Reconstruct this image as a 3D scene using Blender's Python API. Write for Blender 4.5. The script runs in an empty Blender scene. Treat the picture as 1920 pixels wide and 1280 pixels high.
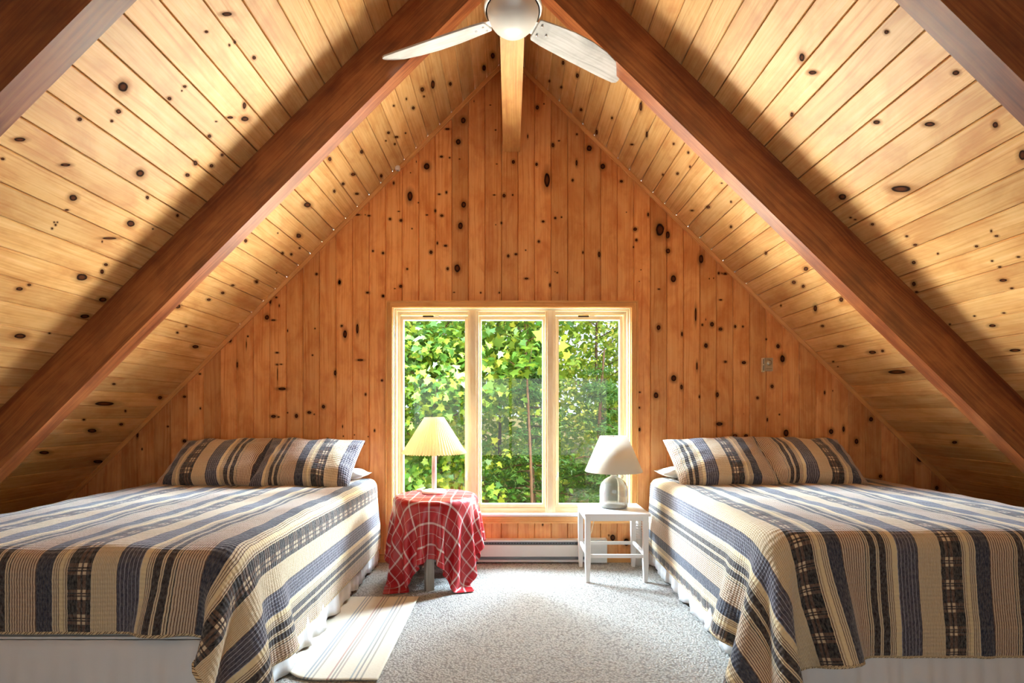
import bpy, bmesh, math, random
import numpy as np
from mathutils import Vector, Matrix
random.seed(7); np.random.seed(7)
SC = bpy.context.scene
COL = SC.collection
PI = math.pi
# ------------------------------------------------------------------ room frame (metres). camera at x=0, y=0, looking along +Y
F, CX, CY, H = 930.0, 957.0, 772.0, 1.15       # focal length in px of a 1920 frame, principal point, eye height
D = 3.806                                      # gable wall
REAR = -2.4                                    # wall behind the viewer
CR = 2.734                                     # roof: |x|*slope + (z-H) = CR
SR = 0.976                                     # slope of the right-hand roof
KX = D / F

def P(px, py, d):
    return Vector(((px - CX) * d / F, d, H - (py - CY) * d / F))
def roof(x):
    return H + CR - (abs(x) if x < 0 else SR * x)

# ------------------------------------------------------------------ colour + node helpers
def lin(c):
    c = c / 255.0
    return c / 12.92 if c <= 0.04045 else ((c + 0.055) / 1.055) ** 2.4
def C(h):
    return (lin(int(h[0:2], 16)), lin(int(h[2:4], 16)), lin(int(h[4:6], 16)), 1.0)

class N:
    """small node-graph writer"""
    def __init__(s, name):
        s.m = bpy.data.materials.new(name); s.m.use_nodes = True
        s.t = s.m.node_tree; s.t.nodes.clear()
        s.out = s.t.nodes.new('ShaderNodeOutputMaterial')
    def n(s, typ, **kw):
        nd = s.t.nodes.new('ShaderNode' + typ)
        for k, v in kw.items(): setattr(nd, k, v)
        return nd
    def link(s, a, b): s.t.links.new(a, b)
    def put(s, sock, v):
        if hasattr(v, 'is_output'): s.link(v, sock)
        else:
            try: sock.default_value = v
            except Exception: sock.default_value = (v, v, v)
    def math(s, op, a, b=0.0, c=None, clamp=False):
        nd = s.n('Math', operation=op, use_clamp=clamp)
        s.put(nd.inputs[0], a); s.put(nd.inputs[1], b)
        if c is not None: s.put(nd.inputs[2], c)
        return nd.outputs[0]
    def mix(s, f, a, b, mode='MIX'):
        nd = s.n('Mix', data_type='RGBA', blend_type=mode)
        s.put(nd.inputs[0], f); s.put(nd.inputs[6], a); s.put(nd.inputs[7], b)
        return nd.outputs[2]
    def xyz(s, x=0.0, y=0.0, z=0.0):
        nd = s.n('CombineXYZ')
        for i, v in enumerate((x, y, z)): s.put(nd.inputs[i], v)
        return nd.outputs[0]
    def uv(s):
        nd = s.n('UVMap'); sp = s.n('SeparateXYZ'); s.link(nd.outputs[0], sp.inputs[0])
        return sp.outputs[0], sp.outputs[1]
    def obj(s):
        nd = s.n('TexCoord'); return nd.outputs['Object']
    def noise(s, vec, scale=1.0, detail=3.0, rough=0.5, dist=0.0):
        nd = s.n('TexNoise'); s.link(vec, nd.inputs['Vector'])
        nd.inputs['Scale'].default_value = scale; nd.inputs['Detail'].default_value = detail
        nd.inputs['Roughness'].default_value = rough; nd.inputs['Distortion'].default_value = dist
        return nd.outputs[0]
    def voro(s, vec, scale=1.0, feature='F1', rnd=1.0):
        nd = s.n('TexVoronoi', feature=feature); s.link(vec, nd.inputs['Vector'])
        nd.inputs['Scale'].default_value = scale; nd.inputs['Randomness'].default_value = rnd
        return nd
    def white(s, w):
        nd = s.n('TexWhiteNoise', noise_dimensions='1D'); s.put(nd.inputs['W'], w); return nd.outputs[0]
    def ramp(s, fac, stops, interp='LINEAR'):
        nd = s.n('ValToRGB'); cr = nd.color_ramp; cr.interpolation = interp
        while len(cr.elements) < len(stops): cr.elements.new(1.0)
        for e, (p, c) in zip(cr.elements, stops):
            e.position = p; e.color = c if len(c) == 4 else (*c, 1)
        s.put(nd.inputs[0], fac)
        return nd.outputs[0]
    def rng(s, v, a, b, c=0.0, d=1.0):
        nd = s.n('MapRange'); s.put(nd.inputs[0], v)
        for i, x in enumerate((a, b, c, d)): nd.inputs[i + 1].default_value = x
        return nd.outputs[0]
    def bump(s, h, strength=0.3, dist=0.002):
        nd = s.n('Bump'); nd.inputs['Strength'].default_value = strength; nd.inputs['Distance'].default_value = dist
        s.link(h, nd.inputs['Height']); return nd.outputs[0]
    def bsdf(s, color, rough=0.5, normal=None, **kw):
        nd = s.n('BsdfPrincipled')
        s.put(nd.inputs['Base Color'], color); s.put(nd.inputs['Roughness'], rough)
        if normal is not None: s.link(normal, nd.inputs['Normal'])
        for k, v in kw.items(): s.put(nd.inputs[k.replace('_', ' ')], v)
        return nd.outputs[0]
    def done(s, sh):
        s.link(sh, s.out.inputs[0]); return s.m

def flat(name, hexc, rough=0.5, bump=0.0, bscale=300.0, var=0.06, **kw):
    """plain painted / plastic / metal finish with a slight tonal mottling"""
    g = N(name); o = g.obj(); c = C(hexc)
    nz = g.noise(o, 14.0, 3.0)
    col = g.mix(nz, tuple(x * (1 - var) for x in c[:3]) + (1,), tuple(min(1, x * (1 + var)) for x in c[:3]) + (1,))
    nrm = g.bump(g.noise(o, bscale, 2.0), bump, 0.001) if bump else None
    return g.done(g.bsdf(col, rough, nrm, **kw))

def pine(name, W, light, mid, dark, phase=0.0, knots=1.0, rough=0.42, vary=0.16, coat=0.0):
    """knotty tongue-and-groove boards: u runs across the boards, v along them"""
    g = N(name); u, v = g.uv()
    if W:
        b = g.math('FLOOR', g.math('DIVIDE', g.math('SUBTRACT', u, phase), W))
    else:
        b = g.math('FLOOR', g.math('MULTIPLY', u, 1.0))
    r = g.white(b); r2 = g.white(g.math('ADD', b, 0.37))
    vs = g.math('ADD', v, g.math('MULTIPLY', r, 23.0))
    # wobble so the grain bends
    wob = g.noise(g.xyz(g.math('MULTIPLY', u, 5.0), g.math('MULTIPLY', vs, 1.6), r), 1.0, 2.0)
    ug = g.math('ADD', u, g.math('MULTIPLY', wob, 0.05))
    grain = g.noise(g.xyz(g.math('MULTIPLY', ug, 95.0), g.math('MULTIPLY', vs, 1.5), g.math('MULTIPLY', r2, 9.0)), 1.0, 4.0, 0.6)
    fine = g.noise(g.xyz(g.math('MULTIPLY', u, 420.0), g.math('MULTIPLY', vs, 7.0), r), 1.0, 2.0)
    blot = g.noise(g.xyz(g.math('MULTIPLY', u, 9.0), g.math('MULTIPLY', vs, 4.0), r2), 1.0, 4.0, 0.6, 0.4)
    col = g.ramp(grain, [(0.25, C(light)), (0.55, C(mid)), (0.8, C(dark))])
    col = g.mix(g.rng(blot, 0.45, 0.72, 0.0, 0.75), col, C(dark))
    col = g.mix(g.rng(blot, 0.25, 0.45, 0.6, 0.0), col, C(light))
    streak = g.noise(g.xyz(g.math('MULTIPLY', ug, 26.0), g.math('MULTIPLY', vs, 0.7), g.math('MULTIPLY', r, 5.0)), 1.0, 2.0)
    col = g.mix(g.rng(streak, 0.62, 0.74, 0.0, 0.45), col, C(dark))
    tone = g.math('ADD', 1.0 - vary, g.math('MULTIPLY', r2, 2 * vary))
    tone = g.math('MULTIPLY', tone, g.math('ADD', 0.93, g.math('MULTIPLY', fine, 0.14)))
    col = g.mix(1.0, col, g.xyz(tone, tone, tone), 'MULTIPLY')
    if knots:
        vr = g.voro(g.xyz(g.math('MULTIPLY', u, 9.0), g.math('ADD', g.math('MULTIPLY', vs, 3.3), g.math('MULTIPLY', b, 3.7)), 0.0), 1.0)
        dist = vr.outputs['Distance']; cc = g.n('SeparateColor'); g.link(vr.outputs['Color'], cc.inputs[0])
        rad = g.math('MULTIPLY', g.math('POWER', cc.outputs[0], 3.0), 0.10 * knots)
        k = g.math('DIVIDE', dist, g.math('ADD', rad, 0.012))
        core = g.rng(k, 0.75, 1.05, 1.0, 0.0)
        halo = g.rng(k, 0.9, 2.6, 0.35, 0.0)
        col = g.mix(halo, col, C(dark)); col = g.mix(core, col, C('3a1c0e'))
    nrm = g.bump(g.math('ADD', grain, g.math('MULTIPLY', fine, 0.4)), 0.12, 0.0012)
    return g.done(g.bsdf(col, rough, nrm, Specular_IOR_Level=0.4, Coat_Weight=coat, Coat_Roughness=.32))

def knot_mat():
    g = N('knot_wood'); u, v = g.uv()
    r = g.math('MULTIPLY', g.math('SQRT', g.math('ADD', g.math('POWER', u, 2.0), g.math('POWER', v, 2.0))), 2.15)
    geo = g.n('NewGeometry'); rnd = geo.outputs['Random Per Island']
    rr = g.math('ADD', r, g.math('MULTIPLY', g.math('SUBTRACT', g.noise(g.xyz(u, v, g.math('MULTIPLY', rnd, 40.0)), 2.2, 2.0), 0.5), 0.30))
    inner = g.mix(rnd, C('4a2412'), C('74401f'))
    col = g.ramp(rr, [(0.0, C('3a1c10')), (0.18, C('5a3018')), (0.5, C('43210f')), (0.62, C('1a0a04')), (0.8, C('2c1408'))])
    col = g.mix(g.rng(rr, 0.1, 0.5, 0.5, 0.0), col, inner)
    # dark heart and ring, then the resin-stained wood around it thinning out
    col = g.mix(g.rng(rr, .84, 1.0), col, C('9a5a26'))
    a = g.math('MAXIMUM', g.rng(rr, 0.76, 0.98, 1.0, 0.0), g.math('MULTIPLY', g.rng(rr, .8, 2.0, 1.0, 0.0), .42))
    mixs = g.n('MixShader'); tr = g.n('BsdfTransparent')
    g.link(a, mixs.inputs[0]); g.link(tr.outputs[0], mixs.inputs[1]); g.link(g.bsdf(col, 0.7, None, Specular_IOR_Level=.1), mixs.inputs[2])
    return g.done(mixs.outputs[0])

# ------------------------------------------------------------------ mesh builder
def wloc(o):
    p = Vector(o.location)
    while o.parent is not None:
        o = o.parent; p = p + Vector(o.location)
    return p
class MB:
    def __init__(s): s.v = []; s.f = []; s.uv = []; s.mi = []; s.sm = []
    def add(s, verts, faces, uvs=None, mat=0, smooth=False):
        o = len(s.v); s.v += [tuple(p) for p in verts]
        for f in faces:
            s.f.append([i + o for i in f]); s.mi.append(mat); s.sm.append(smooth)
            s.uv.append([tuple(uvs[i]) for i in f] if uvs is not None else [(0.0, 0.0)] * len(f))
        return s
    def face(s, verts, uvs, mat=0, smooth=False):
        o = len(s.v); s.v += [tuple(p) for p in verts]
        s.f.append(list(range(o, o + len(verts)))); s.uv.append([tuple(x) for x in uvs]); s.mi.append(mat); s.sm.append(smooth)
    def box(s, a, b, mat=0):
        """axis-aligned box; uv: v along the longest axis"""
        a = Vector(a); b = Vector(b)
        lo = Vector([min(a[i], b[i]) for i in range(3)]); hi = Vector([max(a[i], b[i]) for i in range(3)])
        d = hi - lo
        return s.plank(lo, Vector((1, 0, 0)) * d.x, Vector((0, 1, 0)) * d.y, Vector((0, 0, 1)) * d.z, mat)
    def plank(s, o, ex, ey, ez, mat=0, uo=None):
        """parallelepiped from corner o; v of the uv follows the longest edge"""
        o = Vector(o); E = [Vector(ex), Vector(ey), Vector(ez)]; L = [e.length for e in E]
        k = max(range(3), key=lambda i: L[i]); uo = random.uniform(0, 50) if uo is None else uo
        flip = E[0].cross(E[1]).dot(E[2]) < 0
        for ax in range(3):
            i, j = (ax + 1) % 3, (ax + 2) % 3
            for side in (0, 1):
                base = o + (E[ax] if side else Vector((0, 0, 0)))
                q = [base, base + E[i], base + E[i] + E[j], base + E[j]]
                cs = [(0, 0), (L[i], 0), (L[i], L[j]), (0, L[j])]
                if i == k: cs = [(c[1], c[0]) for c in cs]
                cs = [(c[0] + uo + ax * 0.31 + side * 0.17, c[1] + uo * 0.3) for c in cs]
                if (side == 0) != flip: q.reverse(); cs.reverse()
                s.face(q, cs, mat)
        return s
    def tube(s, pts, rad, seg=12, mat=0, cap=True):
        pts = [Vector(p) for p in pts]; n = len(pts)
        rad = rad if isinstance(rad, (list, tuple)) else [rad] * n
        vs = []; uvs = []; L = 0; pu = None
        for i, p in enumerate(pts):
            t = (pts[min(i + 1, n - 1)] - pts[max(i - 1, 0)]).normalized()
            if pu is None:
                ref = Vector((0, 0, 1)) if abs(t.z) < 0.9 else Vector((1, 0, 0)); pu = t.cross(ref).normalized()
            else:
                pu = (pu - t * pu.dot(t)).normalized()
            w = t.cross(pu)
            if i: L += (p - pts[i - 1]).length
            for k in range(seg):
                a = 2 * PI * k / seg
                vs.append(p + (pu * math.cos(a) + w * math.sin(a)) * rad[i]); uvs.append((a * rad[i], L))
        fs = [[i * seg + k, i * seg + (k + 1) % seg, (i + 1) * seg + (k + 1) % seg, (i + 1) * seg + k] for i in range(n - 1) for k in range(seg)]
        if cap: fs += [list(range(seg))[::-1], list(range((n - 1) * seg, n * seg))]
        return s.add(vs, fs, uvs, mat, True)
    def lathe(s, prof, c=(0, 0, 0), seg=40, mat=0, smooth=True, ripple=None):
        """prof: [(radius, z)] turned about a vertical axis at c"""
        c = Vector(c); n = len(prof); vs = []; uvs = []
        for i, (r, z) in enumerate(prof):
            for k in range(seg):
                a = 2 * PI * k / seg; q = r + (ripple(a, i) if ripple else 0)
                vs.append(c + Vector((q * math.cos(a), q * math.sin(a), z))); uvs.append((a * 0.1, z))
        fs = [[i * seg + k, i * seg + (k + 1) % seg, (i + 1) * seg + (k + 1) % seg, (i + 1) * seg + k] for i in range(n - 1) for k in range(seg)]
        if prof[0][0] > 1e-5: fs.append(list(range(seg))[::-1])
        if prof[-1][0] > 1e-5: fs.append(list(range((n - 1) * seg, n * seg)))
        return s.add(vs, fs, uvs, mat, smooth)
    def build(s, name, mats, parent=None, bevel=0.0, subsurf=0, solid=0.0, at=None, auto=False):
        me = bpy.data.meshes.new(name); vv = s.v
        if at is not None: at = Vector(at); vv = [(p[0] - at.x, p[1] - at.y, p[2] - at.z) for p in s.v]
        me.from_pydata(vv, [], s.f)
        ul = me.uv_layers.new(name='UVMap')
        ul.data.foreach_set('uv', np.array([c for f in s.uv for c in f], dtype=np.float32).ravel())
        me.polygons.foreach_set('material_index', s.mi); me.polygons.foreach_set('use_smooth', s.sm)
        for m in (mats if isinstance(mats, (list, tuple)) else [mats]): me.materials.append(m)
        me.update()
        o = bpy.data.objects.new(name, me); COL.objects.link(o)
        if at is not None: o.location = at
        if parent is not None:
            o.parent = parent; o.location = Vector(o.location) - wloc(parent)
        if solid:
            md = o.modifiers.new('solid', 'SOLIDIFY'); md.thickness = abs(solid); md.offset = 1.0 if solid > 0 else -1.0
        if bevel:
            md = o.modifiers.new('bevel', 'BEVEL'); md.width = bevel; md.segments = 2; md.limit_method = 'ANGLE'; md.angle_limit = 0.6
        if subsurf:
            md = o.modifiers.new('sub', 'SUBSURF'); md.levels = subsurf; md.render_levels = subsurf
        return o

def weld(o, dist=1e-5):
    bm = bmesh.new(); bm.from_mesh(o.data); bmesh.ops.remove_doubles(bm, verts=bm.verts, dist=dist)
    bmesh.ops.recalc_face_normals(bm, faces=bm.faces); bm.to_mesh(o.data); bm.free(); return o

def tag(o, label=None, cat=None, group=None, kind=None):
    if label: o['label'] = label
    if cat: o['category'] = cat
    if group: o['group'] = group
    if kind: o['kind'] = kind
    return o
def thing(name, loc, label, cat, group=None, kind=None):
    o = bpy.data.objects.new(name, None); COL.objects.link(o); o.location = loc; o.empty_display_size = 0.1
    return tag(o, label, cat, group, kind)
def struct(o, label=None):
    return tag(o, label, None, None, 'structure')
# ------------------------------------------------------------------ materials of the shell
PINE_WALL = pine('pine_wall_boards', 0.127, 'e4b076', 'da9c5e', 'ba6a34', phase=0.0, knots=0.3, rough=0.36, vary=0.2)
PINE_CEIL = pine('pine_ceiling_boards', 0.127, 'e4bf88', 'd8aa6c', 'b87a40', knots=0.0, rough=0.45, vary=0.17, coat=.25)
PINE_CEIL_R = pine('pine_ceiling_boards_right', 0.1245, 'e4bf88', 'd8aa6c', 'b87a40', phase=0.023, knots=0.0, rough=0.45, vary=0.17, coat=.25)
TIMBER = pine('rafter_timber', 0, 'ae6e3c', '8c4a22', '581f0c', knots=0.35, rough=0.45, vary=0.08, coat=.9)
FIR = pine('ridge_timber', 0, 'd6a468', 'c68f50', 'a9693a', knots=0.0, rough=0.5, vary=0.05)
TRIMW = pine('trim_pine', 0, 'e0ae70', 'd8a05e', 'bf8446', knots=0.0, rough=0.35, vary=0.08)
PALE = pine('window_pine', 0, 'f6e8cc', 'f0dfbe', 'e2c898', knots=0.0, rough=0.35, vary=0.05)
KNOT = knot_mat()
WHITE = flat('white_paint', 'f1f1ee', 0.35, var=0.02)
GREYW = flat('off_white_enamel', 'dcdcd8', 0.4, var=0.03)

def carpet_mat():
    g = N('grey_loop_carpet'); o = g.obj()
    vo = g.voro(o, 95.0); vd = vo.outputs['Distance']
    big = g.noise(o, 3.0, 3.0); sm = g.noise(o, 260.0, 2.0); md = g.noise(o, 55.0, 3.0, 0.6)
    t = g.math('ADD', g.math('MULTIPLY', vd, 0.7), g.math('MULTIPLY', sm, 0.5))
    col = g.ramp(t, [(0.2, C('c6c2ba')), (0.5, C('b4b0a8')), (0.85, C('86827c'))])
    col = g.mix(g.rng(md, 0.5, 0.8, 0.0, 0.35), col, C('98948e'))
    col = g.mix(g.rng(big, 0.4, 0.7, 0.0, 0.16), col, C('aaa59b'))
    nrm = g.bump(g.math('SUBTRACT', g.math('MULTIPLY', sm, 0.4), vd), 0.9, 0.006)
    return g.done(g.bsdf(col, 0.95, nrm, Specular_IOR_Level=0.1))
CARPET = carpet_mat()

# ------------------------------------------------------------------ floor
m = MB(); x0, x1 = -4.1, 4.2
m.face([(x0, REAR, 0), (x1, REAR, 0), (x1, D + .02, 0), (x0, D + .02, 0)], [(0, 0), (1, 0), (1, 1), (0, 1)])
struct(m.build('floor', CARPET), 'pale grey loop carpet covering the attic floor')

# ------------------------------------------------------------------ knots read off the boards: (cx, cy, rx, ry) in a crop with its own origin and scale
def knots(m, spec, proj, normal):
    for (ox, oy, sc, L) in spec:
        for (cx, cy, rx, ry) in L:
            c = Vector(proj(ox + cx / sc, oy + cy / sc)); vs = [c]; uv = [(0, 0)]; k = 14
            if c.y < REAR + .2 or c.y > D + .05: continue
            for i in range(k):
                a = 2 * PI * i / k; e = 2.3
                vs.append(Vector(proj(ox + (cx + e * rx * math.cos(a)) / sc, oy + (cy + e * ry * math.sin(a)) / sc))); uv.append((math.cos(a), math.sin(a)))
            vs = [p + normal * 0.0012 for p in vs]
            m.add(vs, [[0, 1 + i, 1 + (i + 1) % k] for i in range(k)], uv, 1)

K_WALL = [
 (480, 150, 3.123, [(1214,237,15,18),(1184,362,15,17),(1000,506,18,20),(1121,287,14,6),(1086,449,10,6),(1134,455,5,5),(1192,463,5,3),(1372,147,5,3),(1403,293,5,4),(1410,492,5,3),(806,603,6,10),(902,680,17,30),(951,718,4,4),(905,543,3,3),(1115,658,6,8),(1073,669,8,5),(1050,766,6,9),(1088,794,10,8),(1001,790,7,4),(785,814,8,8),(849,822,9,9),(836,769,7,3),(914,870,4,4),(1216,730,15,19),(1197,854,15,21),(1453,677,10,12),(1395,673,8,4),(1437,837,6,7),(1404,847,3,3),(1477,1030,8,10),(1178,1102,18,24),(1122,1105,8,10),(1025,1008,10,11),(1062,955,5,9),(1110,970,10,6),(886,1106,6,6),(848,1207,10,10),(813,1221,5,3),(685,1001,6,6),(744,1013,8,8),(655,1245,10,7),(742,1265,7,7),(489,1184,9,14),(355,1136,8,8),(594,789,16,5),(662,794,9,5),(640,789,3,3),(1160,1243,6,3),(1316,1245,5,5),(1425,1245,5,5)]),
 (960, 150, 3.123, [(148,162,11,14),(187,140,4,4),(92,330,4,12),(240,382,9,13),(275,356,6,4),(380,318,6,6),(452,400,16,18),(531,506,15,17),(378,485,6,18),(355,587,7,9),(144,494,8,11),(8,480,10,12),(205,585,18,46),(182,828,9,7),(253,808,7,7),(290,803,5,5),(157,945,8,8),(80,996,4,4),(23,1020,9,7),(4,673,5,5),(640,593,10,8),(670,774,3,3),(797,788,6,12),(721,873,12,11),(728,937,8,9),(711,978,4,5),(866,876,26,38),(912,907,12,23),(914,1001,14,16),(945,1163,17,22),(1107,1048,14,28),(510,1021,8,18),(415,1010,5,8),(265,1128,5,5),(252,1122,3,3),(755,1111,3,3),(745,1179,3,3),(860,1224,8,4),(222,1200,6,12),(85,1162,12,6),(1210,1131,6,8),(1228,1131,5,5),(1248,1131,5,5),(1155,1163,3,4),(1180,1160,3,4)]),
 (1180, 480, 2.56, [(140,343,10,13),(252,374,5,11),(397,327,10,12),(350,330,5,6),(367,429,9,11),(318,280,5,36),(437,350,10,8),(508,338,6,8),(545,338,5,5),(713,432,9,11),(735,492,12,18),(657,399,4,5),(550,511,11,8),(461,507,7,5),(324,528,4,20),(685,625,8,9),(213,586,13,16),(250,628,7,13),(128,668,12,15),(615,680,7,7),(432,805,16,9),(422,665,8,13),(336,675,4,8),(752,848,13,18),(507,862,12,9),(560,862,10,8),(206,895,12,10),(50,653,5,4),(48,727,5,5),(48,832,6,9),(662,785,4,10),(720,760,4,4),(968,842,11,13),(1028,830,6,14),(1090,889,10,14),(1160,783,10,12),(1205,1056,9,9),(1245,820,5,8),(1475,1112,9,10),(937,655,4,9),(932,880,12,8),(438,210,8,4),(460,85,10,5),(1395,970,16,18)]),
 (220, 520, 3.688, [(1537,32,10,15),(1838,128,9,9),(1730,105,9,5),(1035,276,16,18),(1080,295,16,6),(1058,165,8,18),(1120,195,4,10),(1178,368,4,9),(1367,353,5,5),(1552,335,9,9),(1575,392,14,30),(1660,355,9,36),(1680,571,22,7),(1350,537,6,6),(1507,660,9,20),(1140,770,30,10),(1108,670,3,50),(1105,602,10,6),(1133,600,10,4),(1105,520,12,6),(893,465,3,26),(903,407,6,6),(780,435,12,16),(830,604,6,22),(572,667,8,6),(465,824,12,8),(465,1130,14,12),(1080,960,18,11),(1115,964,8,5),(1239,957,12,15),(1178,935,5,5),(1328,933,15,10),(1362,946,5,5),(1426,893,13,14),(1830,712,8,8),(1717,808,7,10),(1779,1058,6,10),(1702,1146,8,8),(1640,1088,4,4),(1735,1100,4,4),(1558,1030,4,10),(1563,1097,4,5),(1455,1117,10,9),(140,1090,8,18),(172,1186,5,8),(350,1030,8,6),(575,905,6,8),(1100,138,8,6)]),
 (1000, 940, 8.0, [(1190,540,40,52),(1130,505,10,14),(1395,610,46,56),(140,345,12,20),(1580,325,24,26)]),
]
K_LEFT = [
 (0, 0, 4.0, [(920,650,40,40),(888,835,20,18),(838,907,12,10),(597,893,18,14),(147,1045,45,16),(1832,790,14,26),(1835,890,30,20),(1385,648,14,10),(1270,738,16,14),(1363,680,6,6),(1570,1020,14,14),(1725,880,25,10),(1465,1222,16,20),(1585,1242,16,14),(1720,338,8,10),(1760,315,10,12),(1700,105,40,16),(1548,238,15,10),(490,1235,40,12),(20,1190,14,10),(1905,432,14,14),(1620,910,10,6),(1665,1160,12,12)]),
 (0, 320, 4.0, [(548,202,32,26),(980,395,32,26),(612,797,44,28),(145,885,28,14),(218,854,16,10),(765,755,14,18),(793,703,16,12),(1050,18,32,28),(1405,32,18,14),(1105,200,12,14),(770,965,32,18),(635,1090,38,16),(150,1238,48,20),(1330,335,10,12),(820,505,60,9),(500,292,16,7),(390,432,8,8),(416,405,8,8),(430,385,6,6),(405,385,6,6),(765,530,6,8),(370,1217,10,6),(1145,435,6,6),(1330,1015,24,18),(1395,1165,10,8),(1330,1213,10,8),(1670,915,14,10),(1565,965,16,10),(1842,525,12,14),(1915,832,10,12),(1745,858,14,8)]),
 (0, 640, 4.0, [(1465,38,26,14),(780,465,80,16),(690,668,36,16),(330,832,40,14),(1200,420,16,14),(908,620,16,10),(628,585,12,8),(853,318,14,8),(735,900,40,14),(940,520,8,10)]),
 (480, 150, 3.123, [(432,462,10,13),(618,420,10,12),(568,552,14,9),(510,607,9,9),(458,650,8,10),(590,665,12,7),(300,730,22,16),(250,911,15,13),(155,1013,8,9),(206,1020,8,8),(733,560,8,10),(812,374,6,7),(822,333,12,7),(775,308,9,8),(806,150,6,6),(921,163,9,10),(880,110,5,8),(983,95,6,6),(973,55,12,14),(1035,25,12,28),(1137,22,9,12),(127,895,4,5),(255,983,6,6),(5,1180,8,10),(875,310,5,5),(760,355,5,5),(120,1128,4,4)]),
 (660, 0, 3.307, [(872,345,13,20),(818,420,12,20)]),
]
K_RIGHT = [
 (660, 0, 3.307, [(1310,388,9,14),(1398,468,10,15),(1225,502,6,8),(1298,540,8,8)]),
 (960, 150, 3.123, [(405,173,8,10),(497,305,7,16),(586,221,6,8),(790,318,7,20),(755,155,9,28),(703,377,10,5),(947,373,6,7),(1033,424,7,8),(884,553,6,7),(970,547,8,8),(1043,507,6,8),(1149,743,12,9),(1055,763,10,5),(1283,712,6,7),(1283,858,8,9),(1487,1013,8,10),(1229,603,6,4)]),
 (1440, 320, 4.0, [(560,195,32,24),(1000,135,80,26),(785,400,14,10),(1105,555,16,9),(1042,490,12,8),(1715,488,16,8),(1565,565,14,9),(1740,720,14,8),(1880,645,14,7),(1682,675,10,7),(1765,820,30,12),(1830,880,14,7),(1095,847,16,18),(1115,908,12,8),(1685,1160,28,12),(1550,1088,10,6),(1770,1065,14,6),(1095,687,16,14),(1275,620,8,8),(1365,1150,8,6),(655,365,10,5),(620,350,10,6),(1675,450,8,10),(285,735,18,16),(195,835,16,14),(265,865,12,13),(355,1030,14,24),(550,965,16,18),(98,1010,6,8),(410,1163,12,9)]),
 (1440, 0, 4.0, [(255,430,22,32),(335,543,32,16),(180,858,12,18),(890,240,18,16),(815,915,28,16),(1215,930,42,18),(1705,935,22,24),(1910,1160,30,40),(1410,545,28,18)]),
 (1440, 640, 4.0, [(785,80,30,14),(860,70,12,10),(970,228,76,16),(1400,755,20,12),(490,150,8,6),(525,188,6,4),(545,35,30,10),(1855,65,46,12)]),
]

# ------------------------------------------------------------------ gable wall of vertical boards with its window opening
WX0, WX1 = (736 - CX) * KX, (1183 - CX) * KX
WZ0, WZ1 = H - (966 - CY) * KX, H - (576 - CY) * KX
WB, WPH = 0.127, (754.0 - CX) * KX
def groove(dd, g, dep=.016):
    # eased board edge, then the deep open joint between tongue-and-groove boards
    if dd >= g - 1e-7: return 0.0
    return 0.0045 * (g - dd) / (g * .63) if dd > g * .38 else 0.0045 + dep * (1 - dd / (g * .38))
def board_wall(name, y, face, hole, ph, mat, extra=None):
    """vertical boards with small V grooves, cut to the roof line; face=-1 looks toward -Y"""
    g = 0.0052; xs = set([0.0]); XL, XR = -(CR + H), (CR + H) / SR
    n0 = int(math.floor((XL - ph) / WB)); n1 = int(math.ceil((XR - ph) / WB))
    for k in range(n0, n1 + 1):
        c = ph + k * WB
        xs.update((c - g, c - g * .35, c, c + g * .35, c + g))
    xs.update((hole[0], hole[1], XL, XR))
    xs = sorted(x for x in xs if XL <= x <= XR)
    def yo(x):
        k = round((x - ph) / WB); dd = abs(x - ph - k * WB)
        return y - face * groove(dd, g, .004)
    m = MB()
    def quad(a, b, za, zb, ta, tb):
        q = [(a, yo(a), za), (b, yo(b), zb), (b, yo(b), tb), (a, yo(a), ta)]
        uv = [(p[0] - ph, p[2]) for p in q]
        if face > 0: q.reverse(); uv.reverse()
        m.face(q, uv)
    for a, b in zip(xs, xs[1:]):
        if b - a < 1e-6: continue
        ta, tb = roof(a), roof(b); mid = (a + b) / 2
        if hole[0] < mid < hole[1]:
            quad(a, b, 0, 0, hole[2], hole[2]); quad(a, b, hole[3], hole[3], ta, tb)
        else: quad(a, b, 0, 0, ta, tb)
    if extra: extra(m)
    return m.build(name, [mat, KNOT])
struct(board_wall('wall_back', D, -1, (WX0, WX1, WZ0, WZ1), WPH, PINE_WALL,
       lambda m: knots(m, K_WALL, lambda px, py: P(px, py, D), Vector((0, -1, 0)))),
       'gable end wall of varnished knotty pine boards set vertically')
RH = (-2.0, 2.0, 0.25, 1.85)
struct(board_wall('wall_front', REAR, 1, RH, 0.0, PINE_WALL), 'opposite pine gable wall behind the viewer')

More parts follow.
